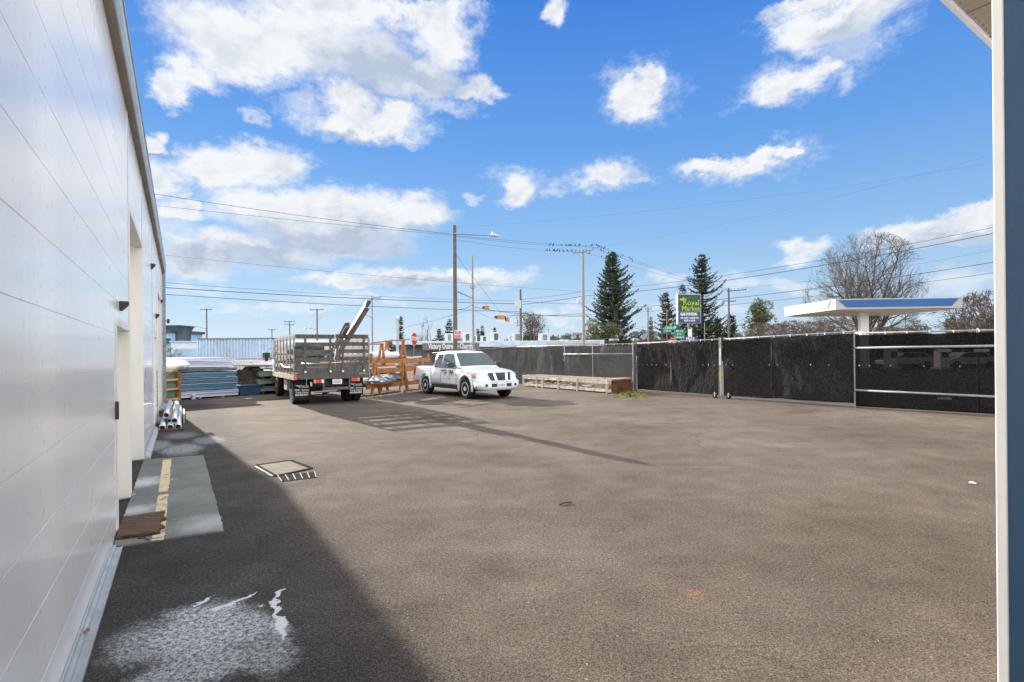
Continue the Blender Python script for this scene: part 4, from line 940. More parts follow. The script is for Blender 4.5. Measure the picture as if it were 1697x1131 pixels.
# ------------------------------------------------------------------ white pickup
fw = Vector((.585, -.811, 0)).normalized(); rt = Vector((fw.y, -fw.x, 0))
w0 = G(773, 661.5); proot = w0 - fw * 1.68 - rt * .86; proot.z = 0
pk = empty('pickup_truck', proot, math.atan2(-fw.x, fw.y), 'white extended cab pickup with dark circular door logo parked beside the timber rack', 'pickup')
HWB = .92
def loft(secs, name, m, parent, cap=True, subdiv=0):
    mb = MB(); n = len(secs[0])
    for s in secs: mb.v += [Vector(p) for p in s]
    for i in range(len(secs) - 1):
        for k in range(n):
            k2 = (k + 1) % n; mb.f.append((i * n + k, i * n + k2, (i + 1) * n + k2, (i + 1) * n + k))
    if cap: mb.f.append(tuple(range(n))); mb.f.append(tuple((len(secs) - 1) * n + k for k in range(n)))
    return mb
def sec(y, w, zb, zs, zt, crown=.02, tuck=.04, y_top=None):
    yt = y if y_top is None else y_top
    half = [(w * .90, y, zb), (w - tuck * .3, y, zb + .10), (w, y, zb + .30), (w - .012, y, zs), (w - .045, yt, zt - .035), (w - .12, yt, zt), (w * .45, yt, zt + crown * .8)]
    return half + [(0, yt, zt + crown)] + [(-x, yy, z) for x, yy, z in reversed(half)]
secs = [sec(-2.58, .84, .50, .85, 1.12, 0), sec(-2.52, .895, .46, .85, 1.14, 0), sec(-1.6, .92, .44, .85, 1.15, 0), sec(-.95, .92, .42, .85, 1.155, 0), sec(-.2, .92, .42, .85, 1.13, .0), sec(1.0, .92, .42, .85, 1.10, .02),
        sec(1.30, .92, .44, .85, 1.10, .05), sec(1.75, .92, .46, .82, 1.065, .055), sec(2.15, .90, .46, .78, 1.01, .055), sec(2.38, .86, .44, .72, .95, .045), sec(2.50, .78, .42, .66, .86, .03), sec(2.60, .62, .44, .58, .70, .02)]
body = loft(secs, 'body', None, None).build('body', M['carpaint'], pk, smooth=True)
cut = MB()
for y in (1.68, -1.52):
    cut.tube([(-1.2, y, .40), (-.60, y, .40)], .46, 28); cut.tube([(.60, y, .40), (1.2, y, .40)], .46, 28)
cut.box(-.76, .76, -2.47, -1.02, .66, 1.4)
co = cut.build('cutter', None, pk)
bo = body.modifiers.new('b', 'BOOLEAN'); bo.object = co; bo.operation = 'DIFFERENCE'; bo.solver = 'EXACT'; bo.use_self = True
bpy.context.view_layer.update(); dg = bpy.context.evaluated_depsgraph_get()
nm = bpy.data.meshes.new_from_object(body.evaluated_get(dg)); body.modifiers.clear(); body.data = nm; bpy.data.objects.remove(co)
body.data.materials.clear(); body.data.materials.append(M['carpaint'])
for p_ in body.data.polygons: p_.use_smooth = len(p_.vertices) <= 4 and p_.area < .2
# cab greenhouse
def csec(y, w, zb, zt, wt): 
    half = [(w, y, zb), (w - (w - wt) * .5, y, (zb + zt) / 2), (wt, y, zt - .06), (wt - .07, y, zt - .012), (wt * .5, y, zt)]
    return half + [(0, y, zt + .008)] + [(-x, yy, z) for x, yy, z in reversed(half)]
cab = [csec(-.98, .86, 1.10, 1.16, .84), csec(-.86, .87, 1.10, 1.66, .72), csec(-.70, .88, 1.10, 1.735, .70), csec(0, .885, 1.10, 1.76, .70), csec(.42, .885, 1.10, 1.73, .70), csec(.60, .885, 1.10, 1.66, .71), csec(1.28, .87, 1.09, 1.13, .84)]
cabo = loft(cab, 'c', None, None).build('cab', M['carpaint'], pk, smooth=True)
def quadp(name, pts, m, par, th=.006, push=(0, 0, 0)):
    mb = MB(); mb.prism([Vector(p) + Vector(push) for p in pts], (0, 0, 0), Vector(push) * .01 if Vector(push).length else (0, 0, th)); return mb
def slab(name, pts, nrm, m, par, t=.012, bevel=0.0):
    n_ = Vector(nrm).normalized(); mb = MB(); mb.prism([Vector(p) for p in pts], n_ * .001, n_ * t); return mb.build(name, M[m], par, bevel=bevel)
# windscreen sits on the sloping face from (y1.28,z1.13) to (y.60,z1.66)
slab('windscreen', [(-.80, 1.20, 1.165), (.80, 1.20, 1.165), (.655, .635, 1.64), (-.655, .635, 1.64)], (0, .53, .68), 'glass', cabo, .03)
slab('rear_window', [(-.66, -.945, 1.25), (.66, -.945, 1.25), (.58, -.875, 1.60), (-.58, -.875, 1.60)], (0, -1, .1), 'glass', cabo, .02)
for s in (1, -1):
    nx_ = (s * .97, 0, .24)
    def sx_(z): return s * (.885 - (z - 1.10) * (.885 - .70) / .60)
    slab('side_window', [(sx_(1.17), -.12, 1.17), (sx_(1.17), .93, 1.17), (sx_(1.60), .55, 1.63), (sx_(1.60), -.10, 1.645)], nx_, 'glass', cabo, .018)
    slab('rear_side_window', [(sx_(1.19), -.72, 1.20), (sx_(1.17), -.24, 1.17), (sx_(1.60), -.24, 1.64), (sx_(1.60), -.66, 1.62)], nx_, 'glass', cabo, .018)
    # panel gaps as fine dark strips
    for (y0_, y1_, z0_, z1_) in ((-.185, -.175, .5, 1.06), (1.035, 1.045, .5, 1.06), (-.17, 1.03, .50, .508), (-.99, -.978, .46, 1.12)):
        gp_ = MB(); gp_.box(s * .9225 - .003, s * .9225 + .003, y0_, y1_, z0_, z1_); gp_.build('panel_gap', M['black'], body)
    a = MB(); a.box(s * .93 - .014, s * .93 + .014, -.10, .07, .985, 1.015); a.build('door_handle', M['black'], body, bevel=.004)
    a = MB(); a.bar((s * .88, .86, 1.17), (s * 1.0, .88, 1.2), .06, .04); a.box(s * 1.07 - .11, s * 1.07 + .11, .84, .96, 1.13, 1.31); a.build('mirror', M['black'], cabo, bevel=.03)
    # flared arches
    for y, r in ((1.68, .475), (-1.52, .465)):
        a = MB(); pts = []; n = 16
        for k in range(n + 1):
            t = math.pi * (-.08 + 1.16 * k / n); pts.append(Vector((s * .905, y + math.cos(t) * r, .40 + math.sin(t) * r)))
        a.tube(pts, .042, 8); o = a.build('wheel_arch', M['carpaint'], body, smooth=True)
    a = MB(); a.box(s * .80 - .08, s * .80 + .08, -1.0, 1.15, .33, .42); a.build('sill', M['black'], pk)
    # headlamps wrap the corner
    a = MB(); a.prism([Vector((s * .52, 2.50, .73)), Vector((s * .80, 2.40, .715)), Vector((s * .90, 2.18, .76)), Vector((s * .895, 2.10, .95)), Vector((s * .80, 2.36, .935)), Vector((s * .50, 2.46, .90))], (0, 0, 0), (s * .012, .035, 0)); hl = a.build('headlight', M['lamp'], body, bevel=.01)
    a = MB(); a.prism([Vector((s * .915, 2.17, .78)), Vector((s * .87, 2.33, .80)), Vector((s * .87, 2.31, .87)), Vector((s * .912, 2.12, .90))], (0, 0, 0), (s * .012, .02, 0)); a.build('indicator', M['amber'], hl)
    a = MB(); a.disc((s * .62, 2.66, .52), (s * .25, 1, 0), .05, .02, 16); a.build('fog_lamp', M['black'], body)
for y in (1.68, -1.52):
    for s in (1, -1): wheel(pk, (s * .79, y, .37), .37, .25, s, steel='hvac', holes=7)
a = MB(); a.box(-.74, .74, -1.6, 2.2, .30, .44); a.build('underbody', M['black'], pk)
bp = loft([sec(2.25, .925, .36, .50, .70, 0), sec(2.50, .89, .35, .50, .70, 0), sec(2.64, .70, .34, .50, .68, 0), sec(2.69, .40, .34, .50, .66, 0), sec(2.70, .15, .34, .50, .655, 0)], 'b', None, None)
bp.build('front_bumper', M['bumper'], pk, smooth=True)
a = MB(); a.box(-.42, -.20, 2.665, 2.70, .46, .57); a.box(.20, .42, 2.665, 2.70, .46, .57); a.box(-.42, .42, 2.66, 2.685, .455, .465); a.build('air_intake', M['black'], pk)
a = MB(); a.box(-.16, .16, 2.702, 2.71, .45, .60); pp = a.build('licence_plate', M['plate'], pk)
text('plate_text', 'C17853N', .085, 'navyprint', pp, (0, 2.712, .515), (-1, 0, 0), (0, 0, 1), .001, sx=.78, bold=.001)
g1 = MB(); g1.prism([Vector((-.47, 2.515, .93)), Vector((.47, 2.515, .93)), Vector((.40, 2.62, .68)), Vector((-.40, 2.62, .68))], (0, -.02, 0), (0, .035, 0)); gr_ = g1.build('grille', M['black'], pk)
for s in (-1, 1):
    b = MB(); b.prism([Vector((s * .315, 2.56, .935)), Vector((s * .215, 2.56, .935)), Vector((s * .17, 2.655, .68)), Vector((s * .26, 2.645, .68))], (0, 0, 0), (0, .03, 0)); b.build('grille_strut', M['chrome'], gr_)
b = MB(); b.box(-.48, .48, 2.50, 2.56, .93, .955); b.build('grille_top', M['chrome'], gr_)
b = MB(); b.pipe((0, 2.615, .80), (0, 2.65, .80), .085, .062, 24); b.box(-.105, .105, 2.64, 2.66, .782, .818); b.build('badge', M['chrome'], gr_)
a = MB(); a.box(-.80, .80, -2.74, -2.60, .46, .62); a.build('rear_bumper', M['chrome'], pk, bevel=.02)
a = MB(); a.prism([Vector((-.80, -2.60, .66)), Vector((.80, -2.60, .66)), Vector((.80, -2.585, 1.13)), Vector((-.80, -2.585, 1.13))], (0, -.02, 0), (0, .0, 0)); a.build('tailgate', M['carpaint'], pk)
for s in (1, -1):
    a = MB(); a.box(s * .86 - .06, s * .86 + .06, -2.60, -2.50, .74, 1.08); a.build('tail_light', M['redlens'], pk, bevel=.01)
a = MB(); a.box(-.78, -.70, -2.47, -1.0, 1.155, 1.17); a.box(.70, .78, -2.47, -1.0, 1.155, 1.17); a.build('bed_rail_cap', M['black'], pk)
for s, xd in ((1, (0, 1, 0)), (-1, (0, -1, 0))):      # door lettering on both doors
    x = s * .9235
    yl = .20 if s == 1 else .72; yt = .66 if s == 1 else .26
    a = MB(); a.pipe((x, yl, .93), (x + s * .003, yl, .93), .125, .108, 28); a.disc((x, yl, .985), (1, 0, 0), .026, .004, 12)
    a.prism([Vector((x, yl - .035, .95)), Vector((x, yl + .035, .95)), Vector((x, yl + .02, .87)), Vector((x, yl - .02, .87))], (0, 0, 0), (s * .003, 0, 0)); a.bar((x, yl - .07, .88), (x, yl + .07, .90), .004, .03); a.build('door_logo', M['darkprint'], body)
    text('door_text', 'G&A', .19, 'darkprint', body, (x, yt, .965), xd, (0, 0, 1), .002, sx=.95, bold=.006)
    text('door_text', 'CONTRACTORS', .052, 'darkprint', body, (x, yt, .855), xd, (0, 0, 1), .001)
    text('door_text', 'www.gacontractors.com', .042, 'darkprint', body, (x, (yt + yl) / 2 + .03, .76), xd, (0, 0, 1), .001)
    text('door_text', '253-555-0148', .042, 'darkprint', body, (x, (yt + yl) / 2 + .03, .70), xd, (0, 0, 1), .001)
# interior hint: two seats and wheel behind the glass are lost in the tint, so only the mirror shows
a = MB(); a.box(-.08, .08, .74, .76, 1.52, 1.58); a.build('windscreen_mirror', M['black'], cabo)

# ------------------------------------------------------------------ orange timber rack with its load
r0 = G(614, 656); r1 = G(706, 644); r0.z = r1.z = 0; rd = r1 - r0; RL = rd.length
rk = empty('timber_rack', (r0 + r1) / 2, math.atan2(rd.y, rd.x), 'orange stained three tier timber rack between the truck and the pickup', 'rack')
def RKP(x, y, z):
    c, s = math.cos(rk.rotation_euler.z), math.sin(rk.rotation_euler.z); return Vector((rk.location.x + x * c - y * s, rk.location.y + x * s + y * c, z))
h3 = RL / 2
for z, x0, x1 in ((1.40, -h3, h3 + .35), (1.02, -h3, h3 - .15), (.40, -h3 - .25, h3 - .1)):
    for y in (0, .95):
        a = MB(); a.box(x0, x1, y - .045, y + .045, z - .14, z + .04); a.build('rack_beam', M['orangewood'], rk, bevel=.006)
for x in (-h3 + .25, 0.15, h3 - .45):
    for y in (-.05, 1.0):
        sg = .22
        a = MB(); a.bar((x - sg, y, 0.0), (x - .02, y, 1.30), .09, .09, up=(0, 1, 0)); a.bar((x + sg + .1, y, 0.0), (x + .05, y, 1.30), .09, .09, up=(0, 1, 0)); a.build('rack_leg', M['orangewood'], rk)
a = MB(); a.box(h3 + .25, h3 + .35, -.02, .06, 1.38, 1.68); a.build('end_post', M['orangewood'], rk)
a = MB(); a.box(-h3 + .03, -h3 + .11, -.05, .03, 1.40, 1.68); a.build('end_post', M['orangewood'], rk)
a = MB(); a.box(-h3 + .1, h3 - .3, .1, .85, .98, 1.0); a.build('shelf_board', M['wood'], rk)
for i, x in enumerate((-.62 * h3, .12 * h3)):     # little A frame horses on the top tier
    hs = empty('sawhorse', RKP(x, .45, 1.44), rk.rotation_euler.z, ['left small A shaped timber horse standing on top of the rack', 'taller right A shaped timber horse on top of the rack'][i], 'sawhorse', 'horses on the rack')
    hh = .62 + .18 * i
    for y in (-.42, .42):
        for sg in (-1, 1):
            a = MB(); a.bar((sg * .19, y, 0), (sg * .035, y, hh), .075, .06, up=(0, 1, 0)); a.build('leg', M['orangewood'], hs)
    a = MB(); a.box(-.05, .05, -.5, .5, hh - .02, hh + .03); a.build('cross_beam', M['orangewood'], hs)
q = MB(); q.bar(RKP(-h3 + .1, .0, 2.10), RKP(.35 * h3, .0, 2.32), .05, .05); tag(q.build('long_bar', M['steel']), 'slim dark bar laid across the two small horses', 'bar')
random.seed(12)
lab = ['white wrapped tube at the front of the top tier', 'white wrapped tube at the back of the top tier', 'dark bent pipe among fittings on the top tier', 'grey short pipe beside the taller horse', 'pale flat strip at the right end of the top tier']
for k, (x0, x1, y, z, r, m_) in enumerate(((-h3 + .05, .0, .18, 1.60, .14, 'bag'), (-h3 + .1, -.1, .55, 1.62, .15, 'sheetwhite'), (-.3, .9, .3, 1.52, .07, 'steel'), (.35, 1.2, .6, 1.54, .08, 'black'), (.9, h3 + .1, .3, 1.49, .035, 'sheetwhite'))):
    q = MB(); q.tube([RKP(x0, y, z), RKP((x0 + x1) / 2, y + .03, z - .01), RKP(x1, y, z + .02)], r, 14); tag(q.build('wrapped_tube' if k < 2 else 'short_pipe', M[m_], smooth=False), lab[k], 'tube')
q = MB()
for k in range(26):
    x = random.uniform(-.35, .55); y = random.uniform(0, .7); z = 1.48 + random.uniform(0, .22); q.disc(RKP(x, y, z), (random.random(), random.random(), random.random()), random.uniform(.03, .07), random.uniform(.04, .14), 8)
tag(q.build('pipe_fittings', M['steel']), 'jumble of dark pipe fittings heaped on the top tier', 'fittings', kind='stuff')
for k, (y, z, m_, L_) in enumerate(((.1, 1.09, 'sheetwhite', (-h3, -.3)), (.25, 1.13, 'palewood', (-h3 + .2, .9)), (.45, 1.10, 'greywood', (-h3, h3 - .4)), (.7, 1.12, 'sheetwhite', (.1, h3 - .3)), (.2, 1.20, 'greywood', (.2, h3 - .5)))):
    q = MB(); q.bar(RKP(L_[0], y, z), RKP(L_[1], y, z), .14, .05); tag(q.build('plank', M[m_]), ['short white board at the left of the middle tier', 'pale timber plank on the front of the middle tier', 'full length grey plank in the middle tier', 'white board at the back right of the middle tier', 'grey plank lying topmost on the middle tier'][k], 'plank')
for k, (y0, z) in enumerate(((.9, 1.08), )):
    q = MB(); q.bar(RKP(-h3 + .15, 1.2, .95), RKP(h3 - .8, 1.2, .95), .06, .5); tag(q.build('plywood_panel', M['palewood'], loc=None), 'pale yellowish panel leaning behind the middle tier', 'panel')
# crinkled silver bundles on the low tier
for k, (x, y, rx, rz, m_) in enumerate(((-h3 + .65, -.10, .85, .23, 'alu'), (-h3 + .35, .35, .7, .2, 'bag'), (-.2, .25, .9, .20, 'steel'))):
    mb = MB(); nu, nv = 22, 12
    for j in range(nv + 1):
        for i in range(nu):
            th = math.pi * j / nv; ph = 2 * math.pi * i / nu
            d = Vector((math.sin(th) * math.cos(ph), math.sin(th) * math.sin(ph), math.cos(th)))
            n_ = 1 + .28 * mnoise.noise(d * 3.5 + Vector((k * 7, 0, 0))) + .16 * mnoise.noise(d * 9)
            z_ = .60 + d.z * rz * n_
            mb.v.append(RKP(x + d.x * rx * n_, y + d.y * .3 * n_, max(.445, z_)))
    for j in range(nv):
        for i in range(nu): i2 = (i + 1) % nu; mb.f.append((j * nu + i, j * nu + i2, (j + 1) * nu + i2, (j + 1) * nu + i))
    tag(mb.build('foil_bundle', M[m_]), ['crinkled silver foil bundle bulging from the low tier', 'white plastic bundle behind the foil on the low tier', 'dull grey bundle at the middle of the low tier'][k], 'bundle')
q = MB(); b_ = RKP(-.3, -.25, 0); q.disc(b_ + Vector((0, 0, .12)), (0, 0, 1), .07, .24, 12); tag(q.build('can', M['sheetwhite']), 'small pale can on the ground under the rack', 'can')

# ------------------------------------------------------------------ bundles of roofing sheet on the left
b0 = G(276, 664.5); b1 = G(395, 657); b0.z = b1.z = 0; bd = b1 - b0; BLn = bd.length
brz = math.atan2(bd.y, bd.x)
def bundle(x0, x1, z0, z1, m_, n, label, depth=5.0, name='sheet_bundle', cat='sheet bundle', group='bundles of metal sheet stacked by the far corner', org=b0, rz=brz, y0=0.0, edge=None):
    o = empty(name, org + Vector((0, 0, z0)), rz, label, cat, group)
    a = MB(); h = z1 - z0; random.seed(int(z0 * 100 + x0 * 10))
    for k in range(n):
        za = h * k / n; zb = h * (k + 1) / n - h * .10 / n; sh = random.uniform(-.015, .02)
        a.prism([Vector((0, y0 + sh, za)), Vector((0, y0 + sh + .02, zb)), Vector((0, y0 + depth, zb)), Vector((0, y0 + depth, za))], (x0 + random.uniform(-.02, .02), 0, 0), (x1 + random.uniform(-.03, .03), 0, 0))
    a.build('sheets', M[m_], o)
    s_ = MB()
    for u in (.12, .5, .88): s_.box(x0 + (x1 - x0) * u - .012, x0 + (x1 - x0) * u + .012, y0 - .03, y0 - .022, 0, h)
    if edge: 
        e = MB(); e.box(x0, x1 - .01, y0 - .045, y0 - .01, h * .93, h * 1.0); e.build('top_edge', M[edge], o)
    return o
bundle(.0, BLn, .06, .30, 'sheetlav', 2, 'pale lavender sheet bundle at the very bottom of the left stack', edge='sheetwhite')
bundle(.12, BLn - .02, .33, .58, 'sheetblue', 2, 'teal sheet bundle second from the bottom of the left stack', edge='sheetwhite')
bundle(.10, BLn - .02, .61, .80, 'sheetblue', 3, 'blue sheet bundle in the middle of the left stack', edge='sheetwhite')
bundle(.12, BLn - .04, .83, 1.02, 'sheetblue', 2, 'dark blue bundle just above the middle of the left stack')
bundle(.05, BLn - .05, 1.05, 1.18, 'steel', 2, 'thin grey bundle under the pale top bundles', edge='sheetlav')
bundle(-.1, BLn - .2, 1.21, 1.40, 'sheetlav', 2, 'lavender bundle second from the top of the left stack', edge='sheetwhite')
bundle(-.2, BLn - .16, 1.43, 1.58, 'sheetlav', 1, 'lavender bundle at the top of the left stack', edge='steel')
for k, x in enumerate((.25, 1.1, 1.9)):
    q = MB(); c_ = b0 + Matrix.Rotation(brz, 3, 'Z') @ Vector((x, .0, .0)); e_ = b0 + Matrix.Rotation(brz, 3, 'Z') @ Vector((x, 4.6, .0)); q.bar(c_ + Vector((0, 0, .03)), e_ + Vector((0, 0, .03)), .1, .058); tag(q.build('bearer', M['wood']), ['left', 'middle', 'right'][k] + ' timber bearer under the left sheet stack', 'timber')
# open timber crate frame in front of the stack
f0 = G(262, 668); f1 = G(299, 663.5); f0.z = f1.z = 0; fd = f1 - f0
cf = empty('pallet_frame', (f0 + f1) / 2, math.atan2(fd.y, fd.x), 'orange pallet frame with four rungs leaning at the corner of the warehouse', 'pallet frame')
fh = fd.length / 2; HF = 1.12
for z in (.03, .40, .74, 1.06):
    a = MB(); a.box(-fh, fh - .06, -.02, .03, z, z + .075); a.build('rung', M['palewood'], cf)
a = MB(); a.box(fh - .11, fh, -.035, .05, 0, HF + .05); a.build('frame_post', M['orangewood'], cf)
a = MB(); a.box(-fh, -fh + .09, -.035, .05, 0, HF); a.build('frame_post', M['orangewood'], cf)
a = MB(); a.box(-fh, fh, .10, .35, .0, HF - .05); o = a.build('sheet_stack', M['sheetgreen'], loc=Vector((0, 0, 0))); o.location = cf.location; o.rotation_euler = cf.rotation_euler; tag(o, 'grey green sheets standing behind the rungs of the pallet frame', 'sheets')
q = MB(); q.bar(cf.location + Vector((-.25, -.1, .86)), cf.location + Vector((.35, .2, 1.28)), .12, .03); tag(q.build('broken_board', M['wood']), 'broken brown board lying diagonally over the pallet frame', 'board')
mb = MB(); nu, nv = 20, 10
for j in range(nv + 1):
    for i in range(nu):
        th = math.pi * j / nv; ph = 2 * math.pi * i / nu; d = Vector((math.sin(th) * math.cos(ph), math.sin(th) * math.sin(ph), math.cos(th)))
        n_ = 1 + .22 * mnoise.noise(d * 2.5 + Vector((3, 0, 0))); mb.v.append(cf.location + Vector((-.1 + d.x * .52 * n_, .45 + d.y * .3 * n_, 1.30 + d.z * .2 * n_)))
for j in range(nv):
    for i in range(nu): i2 = (i + 1) % nu; mb.f.append((j * nu + i, j * nu + i2, (j + 1) * nu + i2, (j + 1) * nu + i))
tag(mb.build('plastic_bag', M['bag'], smooth=True), 'large white plastic wrapped bag on top of the pallet frame', 'bag')
q = MB(); j_ = G(321, 662); j_.z = 0; q.tube([j_, j_ + Vector((0, 0, .16)), j_ + Vector((0, 0, .20)), j_ + Vector((0, 0, .23))], [.075, .075, .035, .03], 14); tag(q.build('water_jug', mat('clear_pale_jug', (.45, .55, .62), .2, var=.1)), 'clear plastic jug standing on the asphalt before the sheet stack', 'jug')

# middle heap, blue tub and the green panel stack by the truck
h0 = G(408, 656); h0.z = 0
hp = MB(); random.seed(31); nu, nv = 30, 14
for j in range(nv + 1):
    for i in range(nu + 1):
        x = -1.1 + 2.6 * i / nu; y = 3.0 * j / nv; hgt = 1.0 * math.exp(-((x - .1) / .95) ** 2) * min(1, y / .8 + .1) * max(0.2, 1 - (y - 1) * .2)
        hgt += .12 * mnoise.noise(Vector((x * 3, y * 3, 1))) + .06 * mnoise.noise(Vector((x * 9, y * 9, 2)))
        hp.v.append(h0 + TD * y + ND * x + Vector((0, .5, max(0.0, hgt * 1.25))))
for j in range(nv):
    for i in range(nu): a_ = j * (nu + 1) + i; hp.f.append((a_, a_ + 1, a_ + nu + 2, a_ + nu + 1))
tag(hp.build('debris_heap', M['dirt']), 'dark heap of dirt and brush between the sheet stacks', 'heap', kind='stuff')
tb = empty('blue_tub', h0 + TD * .2 + ND * .1, PHI + .2, 'dark blue plastic tub on the ground before the dirt heap', 'tub')
a = MB(); a.prism([Vector((-.38, 0, 0)), Vector((.38, 0, 0)), Vector((.42, 0, .40)), Vector((-.42, 0, .40))], (0, -.2, 0), (0, .35, 0)); a.build('tub_body', mat('navy_plastic', (.02, .05, .11), .5), tb, bevel=.02)
a = MB(); a.box(-.44, .44, -.22, .37, .40, .44); a.build('rim', M['sheetblue'], tb)
g0 = G(427, 654.5); g1 = G(474, 652); g0.z = g1.z = 0; grz = math.atan2((g1 - g0).y, (g1 - g0).x); GL = (g1 - g0).length + .3
for k, (z0, z1, lb) in enumerate(((.14, .33, 'lowest'), (.45, .64, 'second'), (.76, .98, 'third'))):
    bundle(0 + .03 * k, GL, z0, z1, 'sheetgreen', 3, lb + ' green panel bundle of the stack beside the truck', depth=4, name='panel_bundle', cat='panel bundle', group='green panels stacked by the truck', org=g0, rz=grz, edge='sheetgreen')
    for u in (.15, .8):
        q = MB(); c_ = g0 + Matrix.Rotation(grz, 3, 'Z') @ Vector((GL * u, -.03, z0 - .06)); q.bar(c_, c_ + Matrix.Rotation(grz, 3, 'Z') @ Vector((0, 3.9, 0)), .1, .11); tag(q.build('spacer_block', M['darkwood']), ('left' if u < .5 else 'right') + ' timber spacer under the ' + lb + ' green bundle', 'timber')
random.seed(77)
for k in range(9):     # loose boards and pale gutters lying on top
    x0 = random.uniform(-2.3, -1.0) if k % 2 else random.uniform(-.8, .1); x1 = x0 + random.uniform(1.8, 3.2); z = [1.06, 1.12, 1.18, 1.25, 1.31, 1.20, 1.37, 1.43, 1.5][k]
    if x0 < -.9: z = max(z, 1.22)
    m_ = ['darkwood', 'wood', 'greywood', 'sheetwhite', 'darkwood', 'wood', 'sheetwhite', 'greywood', 'wood'][k]
    R3 = Matrix.Rotation(grz - .05 * (k % 3), 3, 'Z'); c_ = g0 + R3 @ Vector((x0, .3 + .25 * k, z)); e_ = g0 + R3 @ Vector((x1, .3 + .25 * k, z + random.uniform(-.03, .03)))
    q = MB(); q.bar(c_, e_, .28, .05 if m_ != 'sheetwhite' else .11)
    lbs = ['lowest dark board', 'brown board second from below', 'grey board on the pile', 'pale gutter length', 'dark board under the pale gutter', 'long brown board', 'white gutter length near the top', 'grey board near the top', 'topmost brown board']
    tag(q.build('loose_board', M[m_]), lbs[k] + ' lying over the green panel stack', 'board')
# racked back row behind, partly hidden, and a small green box on a stake
q = empty('green_meter_box', G(442, 645), PHI, 'small dark green box on a thin post behind the panel stack', 'box')
q.location.z = 0; a = MB(); a.box(-.17, .17, -.08, .08, 1.28, 1.78); a.build('box', M['darkgreen'], q, bevel=.02); a = MB(); a.box(-.02, .02, -.02, .02, 0, 1.28); a.build('post', M['steel'], q)
a = MB(); a.tube([(0, 0, 1.78), (.1, 0, 1.95), (.3, 0, 1.98)], .015, 6); a.build('conduit', M['steel'], q); text('label', 'MTS', .09, 'whiteprint', q, (0, -.083, 1.52), (1, 0, 0), (0, 0, 1), .001)

# ------------------------------------------------------------------ trees
def conifer(name, loc, h, w, seed, m, label, group, dens=1.0, zb=.04, shape=.85, droop=.25, tuft=.45):
    random.seed(seed); o = empty(name, loc, 0, label, 'tree', group)
    t = MB(); t.tube([(0, 0, 0), (0, 0, h * .5), (0, 0, h * .98)], [h * .022, h * .014, h * .003], 7); t.build('trunk', M['bark'], o)
    c = MB(); nl = int(36 * dens)
    for i in range(nl):
        f = (i + random.random() * .6) / nl; z = h * (zb + (1 - zb) * f); L = w / 2 * ((1 - f) ** shape * .96 + .05) * random.uniform(.8, 1.12)
        nb = random.randint(6, 9)
        a0 = random.uniform(0, 6.28)
        for b in range(nb):
            a = a0 + 6.283 * b / nb + random.uniform(-.25, .25); l = L * random.uniform(.55, 1.2) * (1 + .7 * mnoise.noise(Vector((math.cos(a) * 1.3, math.sin(a) * 1.3, z * .28 + seed)))); d = Vector((math.cos(a), math.sin(a), 0)); sd_ = Vector((-d.y, d.x, 0))
            if random.random() < .14: continue
            prev = Vector((0, 0, z)); ns = max(3, int(l / (tuft * .38)))
            for k in range(1, ns + 1):
                u = k / ns; p = d * l * u + Vector((0, 0, z + l * (.22 * u - droop * 2.2 * u * (1 - u) + .10 * u * u)))
                ts = tuft * (1.15 - .75 * u) * random.uniform(.7, 1.25)
                for s_ in (-1, 1, 0):
                    if random.random() < .12: continue
                    out = (sd_ * s_ * random.uniform(.6, 1.2) + d * random.uniform(.3, .9) + Vector((0, 0, random.uniform(-.75, -.15) if s_ else random.uniform(.0, .5)))).normalized() * ts
                    wv = d.cross(out).normalized() * ts * .22 + Vector((0, 0, ts * .12))
                    c.add([prev - wv * .5, p + wv * .6, prev.lerp(p, .5) + out], [(0, 1, 2)])
                prev = p
    for k in range(8):
        p = Vector((0, 0, h * (.93 + .01 * k))); a = random.uniform(0, 6.28); e = p + Vector((math.cos(a) * .18, math.sin(a) * .18, .35)); c.add([p, p + Vector((.05, 0, .1)), e], [(0, 1, 2)])
    c.build('crown', M[m], o); return o
